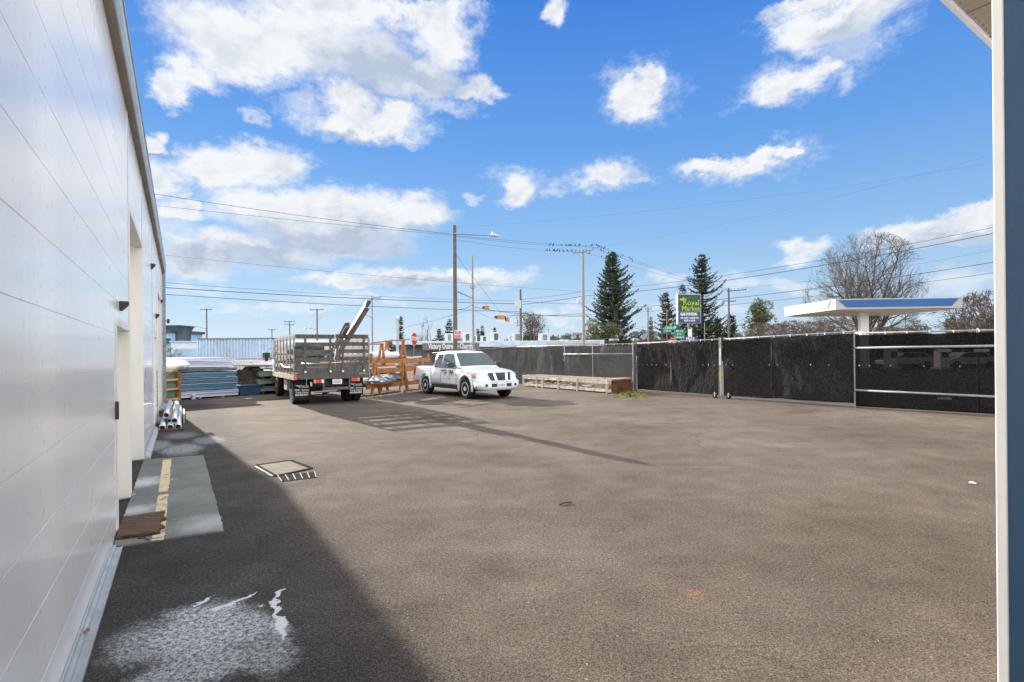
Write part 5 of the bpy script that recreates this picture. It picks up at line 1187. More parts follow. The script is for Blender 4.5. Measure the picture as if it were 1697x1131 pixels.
def bare_tree(name, loc, h, w, seed, m, label, cat='tree', group=None, levels=4, trunk_frac=.15, r0=.22, limbs=9, kids=(8, 7, 5), mt_twig='twig', rt=.011, base_w=.85):
    random.seed(seed); o = empty(name, loc, 0, label, cat, group); big = MB(); fine = MB(); hw = w / 2; cz = h * .52
    def reach(p, d):          # distance to the domed outline of the crown
        lo, hi = 0.0, 2 * h
        for _ in range(14):
            mid = (lo + hi) / 2; q = p + d * mid; rr = math.hypot(q.x, q.y) / hw; zz = (q.z - cz) / (h - cz) if q.z > cz else (cz - q.z) / (cz * base_w)
            if rr * rr + zz * zz < 1 and q.z > 0: lo = mid
            else: hi = mid
        return lo
    def curve(p, d, L, n, up, jit):
        pts = [p]; q = p; dd = d
        for k in range(n):
            dd = (dd + Vector((random.gauss(0, jit), random.gauss(0, jit), random.gauss(0, jit) + up))).normalized(); q = q + dd * (L / n); pts.append(q)
        return pts
    def grow(pts, r, lev):
        n = len(pts) - 1; rr = [max(rt, r * (1 - .75 * k / n)) for k in range(n + 1)]
        (big if lev == 0 else fine).tube(pts, rr, 6 if lev == 0 else 3, cap=False)
        if lev >= levels - 1: return
        for k in range(kids[lev]):
            u = random.uniform(.22 if lev == 0 else .15, 1.0); i = min(n - 1, int(u * n)); s = pts[i].lerp(pts[i + 1], u * n - i); d = (pts[i + 1] - pts[i]).normalized()
            ax = Vector((random.gauss(0, 1), random.gauss(0, 1), random.gauss(0, .7))); ax -= d * ax.dot(d); ax.normalize()
            nd = (d * random.uniform(.7, 1.1) + ax * random.uniform(.5, .95)).normalized(); R_ = reach(s, nd)
            L = min(R_ * random.uniform(.6, 1.0), h * (.34, .17, .09)[lev] * random.uniform(.6, 1.25))
            if L < .15: continue
            grow(curve(s, nd, L, 4 if lev == 0 else 3, .05, .10), max(rt, r * .45 * (1.2 - u * .6)), lev + 1)
    th = h * trunk_frac; tp = [Vector((0, 0, 0)), Vector((0, 0, th * .5)), Vector((0, 0, th * 1.3))]; big.tube(tp, [r0 * 1.15, r0, r0 * .8], 8, cap=False)
    for k in range(limbs):
        a = 6.283 * (k * .618); t = .08 + .95 * (k / max(1, limbs - 1)) ** .9; d = Vector((math.cos(a) * math.sin(t), math.sin(a) * math.sin(t), math.cos(t))); p = Vector((0, 0, th * random.uniform(.55, 1.25)))
        L = reach(p, d) * random.uniform(.80, .95); grow(curve(p, d, L, 7, .045, .07), r0 * random.uniform(.36, .6), 0)
    big.build('trunk', M['bark'], o); fine.build('twigs', M[mt_twig], o); return o
def gp_(px, D): u, v = ray(px, 586.5); return Vector((u * D / F, D, 0))
def hz(px, py, D): return PD(px, py, D).z
conifer('spruce_tree', gp_(1016, 82), hz(1016, 419, 82), 9.8, 5, 'spruce', 'tallest dark spruce standing behind the crossarm pole', 'dark conifers along the road', dens=1.5, shape=.55, tuft=.85, droop=.22)
conifer('spruce_tree', gp_(1164, 95), hz(1164, 421, 95), 9.6, 8, 'spruce', 'tall spruce rising behind the green and blue market sign', 'dark conifers along the road', dens=1.2, shape=.55, tuft=.8)
conifer('spruce_tree', gp_(1104, 100), hz(1104, 484, 100), 6.2, 9, 'spruce', 'dark spruce left of the market sign', 'dark conifers along the road', dens=.9, shape=.6, tuft=.8)
conifer('spruce_tree', gp_(1132, 104), hz(1132, 472, 104), 5.6, 10, 'spruce', 'narrow dark spruce directly behind the left edge of the market sign', 'dark conifers along the road', dens=.9, shape=.6, tuft=.8)
conifer('spruce_tree', gp_(1212, 90), hz(1212, 522, 90), 4.4, 14, 'spruce', 'small dark conifer at the foot of the double crossarm pole', 'dark conifers along the road', dens=.7, shape=.5, tuft=.7)
conifer('spruce_tree', gp_(1190, 92), hz(1190, 527, 92), 4.2, 15, 'spruceolive', 'low olive green conifer between the market sign and the crossarm pole', 'dark conifers along the road', dens=.7, shape=.45, tuft=.7)
conifer('spruce_tree', gp_(1079, 110), hz(1079, 525, 110), 2.6, 16, 'spruce', 'thin small spruce beside the short insulator pole', 'dark conifers along the road', dens=.7, shape=.7, tuft=.5)
def bushy(name, loc, h, w, seed, m, label, group=None, n=2600, zb=.12, size=.5, lobes=9):
    random.seed(seed); o = empty(name, loc, 0, label, 'tree', group)
    t = MB(); t.tube([(0, 0, 0), (0, 0, h * .6)], [w * .03, w * .015], 7)
    cs = []
    for k in range(lobes):
        a = random.uniform(0, 6.28); r = random.uniform(.0, .30) * w; z = h * random.uniform(zb + .12, .84); tap = 1 - .55 * max(0, z / h - .4)
        cs.append((Vector((math.cos(a) * r * tap, math.sin(a) * r * tap, z)), w * random.uniform(.16, .27) * tap))
        t.tube([(0, 0, z * .55), cs[-1][0]], [w * .012, w * .005], 5, cap=False)
    t.build('trunk', M['bark'], o); c = MB()
    for k in range(n):
        ctr, r = random.choice(cs); d = Vector((random.gauss(0, 1), random.gauss(0, 1), random.gauss(0, 1))).normalized(); p = ctr + d * r * random.uniform(.45, 1.08) ** .6; p.z = max(h * .03, p.z)
        s = size * random.uniform(.4, 1.0); a = Vector((random.gauss(0, 1), random.gauss(0, 1), random.gauss(0, 1))).normalized(); b = a.orthogonal().normalized()
        c.add([p - a * s * .5, p + b * s * .4, p + a * s * .5], [(0, 1, 2)])
    c.build('crown', M[m], o); return o
bushy('fir_tree', gp_(1258, 88), hz(1258, 484, 88), 6.0, 3, 'spruceolive', 'rounded olive green fir right of the double crossarm pole', n=4200, size=.6, lobes=22)
bushy('russet_tree', gp_(880, 92), hz(880, 509, 92), 8.6, 6, 'redleaf', 'russet leafed tree behind the pole with the traffic signals', n=3600, size=.42, lobes=16)
bushy('evergreen_bush', gp_(873, 90), hz(873, 540, 90), 4.2, 7, 'greenbush', 'dark green evergreen low in front of the russet tree', n=1500, size=.45)
bushy('evergreen_bush', gp_(1525, 80), hz(1525, 522, 80), 5.6, 17, 'greenbush', 'rounded green tree right of the canopy column', n=2600, size=.4, lobes=12)
# olive growth low in the big spruce
bushy('olive_bush', gp_(985, 78), hz(985, 520, 78), 5.2, 19, 'spruceolive', 'olive shrub tree at the left foot of the tallest spruce', n=2600, size=.45, lobes=12)
bushy('olive_bush', gp_(1012, 77), hz(1012, 528, 77), 5.0, 20, 'spruceolive', 'olive shrub tree in front of the middle of the tallest spruce', n=2400, size=.45, lobes=12)
for k, (px, py, D, w) in enumerate(((1580, 522, 110, 4.5), (1597, 515, 112, 4.8), (1628, 503, 105, 5.5), (1571, 528, 112, 3.5))):
    conifer('distant_spruce', gp_(px, D), hz(px, py, D), w, 40 + k, 'spruce', ['small spruce leftmost of the group under the canopy end', 'small spruce left of the two right hand poles', 'darker spruce tallest of the group at the far right', 'tiny spruce tucked left beside the group at the right'][k], 'small spruces at the far right', dens=.6, tuft=.7)
for k, (px, py, D, w) in enumerate(((664, 524, 95, 2.7), (745, 528, 120, 6.5), (728, 545, 125, 5), (800, 541, 125, 4.2), (820, 543, 128, 3.2), (792, 545, 125, 3))):
    conifer('distant_conifer', gp_(px, D), hz(px, py, D), w, 60 + k, 'spruce', ['slim dark conifer behind the chimney pipe and timber horses', 'dark conifer just left behind the tall street light pole', 'low conifer left of the street light pole', 'distant conifer right of the thin bare pole', 'distant pointed conifer above the rooftop units', 'smallest conifer between thin pole and rooftop unit'][k], 'distant conifers over the church', dens=.6, tuft=.7)
bare_tree('bare_tree', gp_(1434, 68), hz(1434, 384, 68), 14.8, 21, 'bark', 'huge leafless tree spreading above the blue canopy', r0=.40, limbs=15, kids=(9, 6, 4), rt=.012, mt_twig='bark')
for k, (px, py, D, w) in enumerate(((698, 520, 110, 1.9), (706, 518, 112, 1.9), (713, 523, 110, 1.9))):
    bare_tree('bare_poplar', gp_(px, D), hz(px, py, D), w, 70 + k, 'bark', ['left', 'middle', 'right'][k] + ' bare upright poplar behind the red stop sign', group='bare poplars over the church', r0=.12, limbs=6, kids=(6, 4, 3), mt_twig='bark')
hedge = []
proto = bare_tree('bare_shrub', gp_(930, 80), 4.2, 6.5, 90, 'bark', 'tangle of bare reddish branches left of the tallest spruce', 'shrub', 'bare shrubs along the road', r0=.08, trunk_frac=.06, limbs=14, kids=(7, 5, 3), rt=.012)
for k, (px, D, s, lb) in enumerate(((952, 84, .9, 'bare reddish shrub close to the crossarm pole'), (1068, 90, 1.0, 'bare shrub between the tallest spruce and the short pole'), (1232, 74, .8, 'bare shrub right of the double crossarm pole'), (1280, 66, .95, 'bare shrub under the fir'),
                                   (1318, 60, .95, 'bare shrub left under the canopy corner'), (1350, 56, .8, 'bare shrub left of the canopy column'), (1385, 62, 1.0, 'bare shrub close left of the canopy column'), (1462, 60, .8, 'bare shrub right behind the canopy column'),
                                   (1495, 66, .8, 'bare shrub between column and rounded green tree'), (1650, 60, 1.55, 'tall bare reddish shrub touching the door leaf'), (1625, 75, 1.2, 'bare reddish shrub left of the door leaf'), (770, 110, 1.0, 'bare shrub behind the church roof'), (905, 85, .8, 'bare shrub right of the russet tree'))):
    c = copy_tree(proto); c.location = gp_(px, D); c.rotation_euler.z = k * 1.3; s *= 1.35; c.scale = (s, s, s); c['label'] = lb

# ------------------------------------------------------------------ the church, rooftop units
ch = empty('church_building', gp_(830, 58), -.02, 'low grey church building with pale flat roof trim beyond the fence', 'church')
zt = hz(830, 564, 58)
def cpx(px, D=58): return gp_(px, D).x - ch.location.x
a = MB(); a.box(cpx(672), cpx(1000), 0, 9, 0, zt - .45); a.build('wall', M['wallgrey'], ch)
a = MB(); a.box(cpx(655), cpx(770), -1.2, 9.2, zt - .45, zt - .08); a.box(cpx(770) + .01, cpx(998), -1.25, 9.2, zt - .78, zt - .12); a.build('roof', M['roofwhite'], ch, bevel=.03)
a = MB(); a.box(cpx(832), cpx(905), -1.3, -1.26, zt - .85, zt - .55); a.box(cpx(905), cpx(990), -1.32, -1.26, zt - .5, zt - .2); a.build('fascia_strip', M['hvac'], ch)
a = MB(); a.box(cpx(741), cpx(760), -1.1, 0, 0, zt - .46); a.build('pillar', M['roofwhite'], ch); a = MB(); a.box(cpx(703), cpx(796), -1.26, -1.22, hz(704, 581, 58), hz(704, 569.5, 58)); a.build('sign_board', M['wallgrey'], ch)
text('church_sign', 'Victory Outreach Church', .85, 'whiteprint', ch, (cpx(749), -1.27, hz(704, 575, 58)), (1, 0, 0), (0, 0, 1), .02, sx=(gp_(806, 58).x - gp_(706, 58).x) / 12.4, bold=.02)
for k in range(9):
    a = MB(); x = cpx(690 + k * 34); a.box(x - .6, x + .6, -.03, .02, .9, 1.9); a.build('window', M['glass'], ch)
units = [(775, 552, 16), (787, 556, 8), (803, 557, 13), (822, 551, 18), (857, 552, 19), (902, 553, 20), (935, 563, 16), (1018, 562, 18), (1052, 561, 10), (745, 553, 14), (847, 556, 8)]
ul = ['rooftop unit right behind the red no parking sign', 'small rooftop unit beside the thin bare pole', 'rooftop unit with a dark grille, third from the left', 'rooftop unit with the largest dark opening', 'rooftop unit just left of the signal pole', 'boxy rooftop unit right of the signal pole', 'low sloping rooftop vent box', 'rooftop unit right of the crossarm pole', 'small stub chimney box near the gate leaf', 'rooftop unit half behind the street light pole', 'small rooftop box between two larger units']
for k, (px, py, w) in enumerate(units):
    D = 60.0 + (k % 3); u0 = gp_(px - w / 2, D).x; u1 = gp_(px + w / 2, D).x; z1 = hz(px, py, D); z0 = zt - .13
    o = empty('rooftop_unit', Vector(((u0 + u1) / 2, D, z0)), -.3, ul[k], 'air conditioner', 'rooftop units on the church'); hw = (u1 - u0) / 2 * .85
    a = MB(); a.box(-hw, hw, -hw * .8, hw * .8, 0, z1 - z0); a.build('casing', M['hvac'], o, bevel=.03)
    a = MB(); a.box(-hw * .1, hw * .8, -hw * .8 - .02, -hw * .8 - .004, (z1 - z0) * .15, (z1 - z0) * .85); a.build('grille', M['tealroof'] if k in (0, 2, 3) else M['steel'], o)

# ------------------------------------------------------------------ fuel station canopy
cn = PD(1385, 513.5, 45); cl = PD(1300, 525.3, 53); cr_ = PD(1595, 511, 44.2)
cp = empty('fuel_canopy', (cl.x * .5 + cr_.x * .5, 49, 0), 0, 'flat white fuel station canopy with royal blue front panel', 'canopy')
zc = cn.z; FH = .86; O = cp.location
n0 = Vector((cn.x, cn.y, zc)) - O; l0 = Vector((cl.x, cl.y, zc)) - O; rr0 = Vector((cr_.x, cr_.y, zc)) - O; bk = l0 + (rr0 - n0)
ins = .9; cen = (n0 + bk) / 2
def toward(p, k): d = cen - p; d.z = 0; return p + d.normalized() * k
poly = [n0, rr0, bk, l0]
a = MB(); a.prism([p for p in poly], (0, 0, 0), (0, 0, FH)); a.build('canopy_slab', mat('aged_white_canopy', (.42, .43, .44), .6, var=.06, scale=.4), cp)
a = MB(); a.prism([toward(p, .5) for p in poly], (0, 0, -.10), (0, 0, -.004)); a.build('underside', mat('cream_canopy_underside', (.62, .58, .50), .6, var=.06, scale=.5), cp)
d = (rr0 - n0); L_ = d.length; d.normalize(); nf = Vector((d.y, -d.x, 0))
def fp(x, z): return n0 + d * x + Vector((0, 0, z)) + nf * .02
a = MB(); a.prism([fp(L_ * .025, FH - .05), fp(L_ * .97, FH - .05), fp(L_ * .915, .20), fp(L_ * .085, .20)], (0, 0, 0), nf * .03); a.build('blue_panel', M['blue'], cp)
d2 = (l0 - n0); L2 = d2.length; d2.normalize(); nf2 = Vector((-d2.y, d2.x, 0))
def fp2(x, z): return n0 + d2 * x + Vector((0, 0, z)) + nf2 * .02
a = MB(); a.prism([fp2(L2 * .08, FH - .04), fp2(L2 * .98, FH - .04), fp2(L2 * .93, .22), fp2(L2 * .13, .22)], (0, 0, 0), nf2 * .03); a.build('pale_panel', mat('pale_blue_grey_panel', (.22, .26, .31), .6, var=.06, scale=.4), cp)
a = MB(); a.prism([p + (p - cen).normalized() * .06 for p in poly], (0, 0, FH), (0, 0, FH + .06)); a.build('top_trim', M['fascia'], cp)
cc = PD(1431, 540, 47) - O; cc.z = 0
a = MB(); a.box(cc.x - .36, cc.x + .36, cc.y - .2, cc.y + .2, 0, zc - .1); a.box(cc.x - .04, cc.x + .04, cc.y - .24, cc.y - .2, 0, zc - .12); a.build('column', M['white'], cp)
cc2 = cc + Vector((5.0, 1.2, 0))
for px, D in ((1378, 49), (1415, 47), (1450, 48.5), (1490, 46.5), (1530, 49)):
    p = gp_(px, D) - O; a = MB(); a.box(p.x - .45, p.x + .45, p.y - .2, p.y + .2, zc - .13, zc - .102); a.build('ceiling_light', M['hvac'], cp)
def pump(px, D, lb):
    o = empty('fuel_pump', gp_(px, D), .2, lb, 'fuel pump', 'fuel pumps under the canopy')
    a = MB(); a.box(-.45, .45, -.3, .3, .15, 1.75); a.build('cabinet', M['white'], o, bevel=.03)
    a = MB(); a.box(-.32, .32, -.33, -.301, 1.0, 1.55); a.build('display', M['signblue'], o)
    a = MB(); a.box(-.6, .6, -.45, .45, 0, .15); a.build('plinth', M['hvac'], o)
    a = MB(); a.tube([(.47, 0, 1.3), (.62, 0, .9), (.6, 0, .4), (.48, -.1, .8)], .02, 6); a.build('hose', M['black'], o)
pump(1476, 45, 'white fuel pump seen dimly through the mesh fence, left one'); pump(1560, 44, 'white fuel pump seen dimly through the mesh fence, right one')
for px, D, lb in ((1500, 48, 'pale blurry sedan parked between the fuel pumps'), (1600, 47, 'pale parked sedan behind the right hand fuel pump')):
    o = empty('parked_car', gp_(px, D), 1.5, lb, 'car', 'cars at the fuel station')
    a = MB(); a.prism([Vector((0, y, z)) for y, z in ((-2.2, .3), (2.2, .3), (2.25, .7), (1.3, .92), (.6, 1.4), (-1.0, 1.42), (-1.8, .98), (-2.25, .9))], (-.85, 0, 0), (.85, 0, 0)); a.build('body', M['carpaint'], o, bevel=.08)
    for s in (-1, 1):
        a = MB(); a.prism([Vector((s * .851, 1.15, .95)), Vector((s * .851, .55, 1.34)), Vector((s * .851, -.95, 1.36)), Vector((s * .851, -1.6, .98))], (0, 0, 0), (s * .01, 0, 0)); a.build('side_window', M['glass'], o)
        for y in (-1.4, 1.4): wheel(o, (s * .78, y, .32), .32, .2, s)
hb = empty('brown_roof_house', gp_(1480, 105), .15, 'low house with brown hipped roof behind the canopy column', 'house')
a = MB(); a.box(-9, 9, -4, 4, 0, 3.0); a.build('wall', M['wallgrey'], hb)
a = MB(); a.add([(-9.8, -4.8, 3), (9.8, -4.8, 3), (9.8, 4.8, 3), (-9.8, 4.8, 3), (-4.5, 0, 6.3), (4.5, 0, 6.3)], [(0, 1, 5, 4), (1, 2, 5), (2, 3, 4, 5), (3, 0, 4), (3, 2, 1, 0)]); a.build('roof', M['brick'], hb)
for x in (-6, -2, 2, 6): a = MB(); a.box(x - .7, x + .7, -4.03, -4.005, 1, 2.2); a.build('window', M['glass'], hb)

# ------------------------------------------------------------------ signs
sg = empty('market_sign', gp_(1142, 60), 0.12, 'tall roadside market and gas station sign, green above blue', 'sign')
def sz(py): return hz(1142, py, 60)
hw = (1163 - 1122) / 2 / 850 * 60
a = MB(); a.box(-hw, hw, -.15, .2, sz(536.5), sz(487.5)); a.build('cabinet', M['gutter'], sg, bevel=.03)
a = MB(); a.box(-hw + .12, hw - .1, -.19, -.151, sz(516.5), sz(489)); gfa = a.build('green_face', M['darkgreen'], sg)
a = MB(); a.box(-hw + .12, hw - .1, -.19, -.151, sz(535.5), sz(517.2)); bfa = a.build('blue_face', M['signblue'], sg)
text('sign_text', 'Royal', .86, 'yellow', gfa, (.18, -.21, sz(502.5)), (1, 0, 0), (0, 0, 1), .01, sx=1.05, bold=.015)
text('sign_text', 'Market', .78, 'yellow', gfa, (.14, -.21, sz(512)), (1, 0, 0), (0, 0, 1), .01, sx=.98, bold=.015)
a = MB(); a.prism([Vector((-1.2, -.2, sz(499))), Vector((-.45, -.2, sz(498))), Vector((-.35, -.2, sz(494.5))), Vector((-.6, -.2, sz(496.5))), Vector((-.75, -.2, sz(492))), Vector((-.92, -.2, sz(496.5))), Vector((-1.2, -.2, sz(494.5)))], (0, 0, 0), (0, -.02, 0)); a.build('crown_emblem', M['yellow'], gfa)
text('sign_text', 'GAS STATION', .44, 'whiteprint', bfa, (-.1, -.21, sz(521.5)), (1, 0, 0), (0, 0, 1), .01, sx=.74, bold=.02)
text('sign_text', 'GROCERY, CIGARETTES', .29, 'whiteprint', bfa, (0, -.21, sz(527.8)), (1, 0, 0), (0, 0, 1), .01, sx=.72, bold=.008)
text('sign_text', 'BEER & WINE', .29, 'whiteprint', bfa, (.0, -.21, sz(532)), (1, 0, 0), (0, 0, 1), .01, sx=.78, bold=.008)
a = MB(); a.tube([(0, .02, 0), (0, .02, sz(536))], .11, 10); a.build('pole', M['steel'], sg)
a = MB(); a.box(-.1, .3, -.16, -.12, sz(559), sz(546)); a.build('small_notice', M['plate'], sg)
ps = empty('price_sign', gp_(1142, 56), 0.05, 'low dark blue price board below the market sign', 'sign'); 
a = MB(); a.box(-.9, .9, -.08, .08, hz(1142, 575, 56), hz(1142, 558.5, 56)); a.build('board', M['signblue'], ps); text('sign_text', 'PRICE', .36, 'whiteprint', ps, (.1, -.1, hz(1142, 561.8, 56)), (1, 0, 0), (0, 0, 1), .01, bold=.01)
a = MB(); a.box(-.8, -.7, -.05, .05, 0, 1.5); a.box(.7, .8, -.05, .05, 0, 1.5); a.build('posts', M['steel'], ps)
def street_sign(px, D, py0, py1, w, txt, lb, txts=None, rz=0.0, pole=None):
    o = empty('street_sign', gp_(px, D), rz, lb, 'sign', 'green street name signs'); hw = w / 2 / F * D; z0, z1 = hz(px, py1, D), hz(px, py0, D)
    a = MB(); a.box(-hw, hw, -.03, .0, z0, z1); pn = a.build('panel', M['green'], o)
    n = len(txt)
    for k, t_ in enumerate(txt): text('sign_text', t_, (z1 - z0) / n * .62, 'whiteprint', pn, (0, -.035, z1 - (z1 - z0) * (k + .5) / n), (1, 0, 0), (0, 0, 1), .003, bold=.004)
    if pole: a = MB(); a.tube([(pole[0], .05, 0), (pole[0], .05, hz(px, pole[1], D))], .05, 8); a.build('pole', M[pole[2]], o)
    return o
M['bright_green'] = mat('mint_street_sign', (.04, .40, .25), .4, var=.1)
s1 = street_sign(1106, 52, 546, 552, 17, ['S 38th St'], 'small green street sign, left of the pair, at the brown post', rz=.3, pole=(0, 512, 'orangewood'))
s2 = street_sign(1110, 51.5, 541, 546.5, 15, ['E F St'], 'brighter mint green street sign atop the crossed pair')
for c in s2.children: c.data.materials[0] = M['bright_green']
s3 = street_sign(1126, 50, 546.5, 562, 18, ['38th St E', 'E F St', 'McKINLEY'], 'square green direction sign with three lines of lettering', pole=(-.45, 545, 'steel'))
def octo(px, py, D, r, lb, rz, txt='STOP', face=-1, zb=0, polem='steel'):
    o = empty('stop_sign', gp_(px, D), rz, lb, 'sign'); z = hz(px, py, D); pts = [Vector((math.cos(R(22.5 + 45 * k)) * r, 0, z + math.sin(R(22.5 + 45 * k)) * r)) for k in range(8)]
    a = MB(); a.prism(pts, (0, -.015, 0), (0, -.012, 0)); pn = a.build('panel', M['whiteprint'], o)
    a = MB(); a.prism([Vector((p.x * .94, 0, z + (p.z - z) * .94)) for p in pts], (0, -.022, 0), (0, -.016, 0)); a.build('red_face', M['red'], pn)
    text('sign_text', txt, r * .78, 'whiteprint', pn, (0, -.026, z), (1, 0, 0), (0, 0, 1), .002, sx=.85, bold=.01)
    a = MB(); a.tube([(0, .03, 0), (0, .03, z + r * .8)], .03, 8); a.build('pole', M[polem], o); return o
octo(686.5, 562, 31, .42, 'red stop sign turned almost edge on, standing before the church wall', 1.28)
octo(1115, 567, 38, .30, 'red stop sign just peeping over the gate leaf', .1)
a = empty('parking_sign', gp_(760, 32.9), 0, 'red and white no parking sign fixed low on the street light pole', 'sign'); z0, z1 = hz(760, 561, 32.9), hz(760, 548, 32.9)
b = MB(); b.box(-.21, .21, -.33, -.30, z0, z1); b.build('panel', M['whiteprint'], a); b = MB(); b.box(-.18, .18, -.335, -.331, z0 + .03, z0 + (z1 - z0) * .46); b.box(-.18, .18, -.335, -.331, z0 + (z1 - z0) * .56, z1 - .04); b.build('red_face', M['red'], a)
text('sign_text', 'NO', .13, 'whiteprint', a, (0, -.34, z0 + (z1 - z0) * .77), (1, 0, 0), (0, 0, 1), .001, bold=.003); text('sign_text', 'PARKING', .07, 'whiteprint', a, (0, -.34, z0 + (z1 - z0) * .28), (1, 0, 0), (0, 0, 1), .001, bold=.002)

# ------------------------------------------------------------------ poles
def insul(mb, x, y, z, h=.22): mb.tube([(x, y, z), (x, y, z + h * .45), (x, y, z + h)], [.03, .06, .035], 7)
def pole(px, D, top, lb, r=.15, arms=(), name='utility_pole', m='pole', lean=0.0, group='utility poles along the roads', rz=0.0, lamp=None, box=None):
    h = hz(px, top, D); o = empty(name, gp_(px, D), rz, lb, 'pole', group)
    a = MB(); a.tube([(0, 0, 0), (lean * h * .5, 0, h * .5), (lean * h, 0, h)], [r, r * .85, r * .7], 12); a.build('shaft', M[m], o)
    for (dz, L, off, nins, tilt) in arms:
        z = h - dz; b = MB(); b.bar((off - L / 2 + lean * h, -.12, z - tilt), (off + L / 2 + lean * h, -.12, z + tilt), .10, .12); ar = b.build('crossarm', M[m], o)
        for k in range(nins):
            u = k / (nins - 1) if nins > 1 else .5; c = MB(); insul(c, off - L / 2 + L * u * .96 + .04 + lean * h, -.12, z - tilt + 2 * tilt * u + .06); c.build('insulator', M['steel'], ar)
    if lamp:
        for (z, L, rise, hd) in lamp:
            b = MB(); sgn = 1 if L > 0 else -1
            b.tube([(0, -.1, z), (L * .45, -.1, z + rise * .6), (L * .85, -.1, z + rise), (L, -.1, z + rise * .9)], [.05, .045, .035, .03], 8); lm = b.build('lamp_arm', M['galv'], o)
            c = MB(); c.tube([(L - sgn * .05, -.1, z + rise * .9), (L + sgn * hd * .4, -.1, z + rise * .9 - .03), (L + sgn * hd, -.1, z + rise * .9 - .09)], [.06, .13, .04], 10); c.disc((L + sgn * hd * .3, -.1, z + rise * .9 + .14), (0, 0, 1), .05, .12, 8); c.build('lamp_head', M['gutter'], lm)
    if box:
        for (x, z, s) in box: b = MB(); b.box(x - s, x + s, -.3, -.05, z - s * 1.3, z + s * 1.3); b.build('equipment_box', M['hvac'], o, bevel=.03)
    return o
PLp = pole(754.5, 33.2, 374, 'thick wooden street light pole with a long lamp arm near the pickup', r=.155, name='street_light', group=None, lean=.003, lamp=((hz(760, 388, 33.2), 2.3, -.12, .65),))
for c in PLp.children:
    if c.name.startswith('lamp_arm'): pass
pole(785, 52, 424, 'thin bare pole right of the street light', r=.12, m='polelight', lean=-.005, arms=((3.3, .45, 0, 2, 0),))
pole(863.5, 60, 480, 'short thick pole carrying the traffic signal span wires', r=.16, m='pole', box=((-.3, hz(863, 505, 60), .35),))
pole(967.5, 55, 414, 'tall pole with a tilted crossarm where birds perch', r=.17, m='polelight', arms=((.25, 2.25, -.02, 4, .17),), box=((-.45, hz(967, 499, 55), .18), (.25, hz(967, 545, 55), .16)))
pole(1208.5, 75, 478, 'pole with an upper and a lower crossarm right of the market sign', r=.17, arms=((.35, 2.8, 1.1, 6, .12), (1.9, 1.9, 0, 2, -.03)), lamp=((hz(1208, 539, 75), 2.4, .8, .4),))
pole(1074.5, 80, 510, 'short pole with a stubby crossarm right of the tallest spruce', r=.15, m='polelight', arms=((.25, 1.0, 0, 3, 0),))
pole(343, 95, 512, 'leftmost distant pole with a single crossarm above the container', r=.14, arms=((.2, 2.0, 0, 3, 0),), lamp=((hz(343, 546, 95), -2.0, .5, .4),))
pole(451, 130, 545, 'tiny far pole left of the truck racks', r=.14, arms=((.3, 2.0, 0, 2, 0),))
pole(480.5, 110, 532, 'far pole with double crossarms above the truck', r=.14, arms=((.2, 2.3, 0, 3, 0), (.85, 2.0, 0, 2, 0)))
pole(526, 90, 512, 'distant pole with crossarm and round transformer above the truck', r=.15, arms=((.2, 2.3, 0, 3, 0),), box=((.6, hz(526, 526, 90), .24),), lamp=((hz(526, 547, 90), -1.9, .35, .4),))
pole(617.5, 62, 493, 'distant pole with one sided arm behind the tall grey beam', r=.11, m='polelight', arms=((.1, 1.1, .5, 2, 0),), lamp=((hz(617, 527, 62), -.9, .35, .2),))
pole(1402 + 193, 90, 510, 'left one of two small poles near the door leaf', r=.13, m='polelight', arms=((.15, 1.9, .2, 2, 0), (.7, 1.4, .2, 2, 0)))
pole(1623, 85, 515, 'right one of two small poles near the door leaf', r=.13, m='polelight', arms=((.2, 1.8, -.2, 2, .03),))
pole(1501, 70, 520, 'thin lamp pole right of the canopy column', r=.09, m='polelight', lamp=((hz(1501, 544, 70), 1.3, .5, .3),))
pole(1168, 80, 535, 'thin pole under the right edge of the market sign', r=.08, m='polelight')
vp = empty('vent_chimney', gp_(659, 45), 0, 'pale vent pipe with round cap behind the timber horses', 'chimney'); a = MB(); a.tube([(0, 0, 0), (0, 0, hz(659, 532, 45))], .14, 12); a.build('pipe', M['gutter'], vp); a = MB(); a.tube([(0, 0, hz(659, 532, 45)), (.05, 0, hz(659, 528, 45)), (.12, 0, hz(659, 524.5, 45))], [.16, .2, .12], 12); a.build('cap', M['hvac'], vp)

# ------------------------------------------------------------------ wires
def wire(p0, p1, sag, r, lb, n=14):
    mb = MB(); pts = []
    for k in range(n + 1):
        u = k / n; p = p0.lerp(p1, u); p.z -= sag * 4 * u * (1 - u); pts.append(p)
    mb.tube(pts, r, 5); tag(mb.build('overhead_wire', M['wire'], smooth=True), lb, 'wire', 'overhead wires'); return pts
T = {}
def P(px, py, D): return PD(px, py, D)
wire(P(238, 319, 27), P(754, 389, 33), .12, .012, 'uppermost wire running left from the street light pole over the warehouse')
wire(P(240, 339, 30), P(1010, 412, 46), .15, .010, 'second wire from the top passing over the street light arm')
wire(P(262, 422, 40), P(968, 484, 55), .2, .010, 'lonely faint wire crossing the big grey cloud bottom')
wire(P(264, 468, 45), P(863, 499, 60), .3, .014, 'upper of three parallel wires over the container')
wire(P(264, 476.5, 45), P(863, 504, 60), .2, .030, 'thick middle cable of three over the container')
wire(P(264, 487.5, 45), P(863, 517, 60), .2, .024, 'lower cable of three over the container')
wire(P(863, 499, 60), P(967, 504, 55), .1, .018, 'short span wire from signal pole to crossarm pole, upper')
wire(P(863, 520, 60), P(967, 524, 55), .1, .03, 'thick short cable low between signal pole and crossarm pole')
wire(P(840, 523, 60), P(967, 520, 55), .1, .02, 'short cable just above the thick low one at the signal pole')
wire(P(863, 497, 60), P(967, 483, 55), .08, .016, 'rising short wire from the signal pole to the crossarm pole')
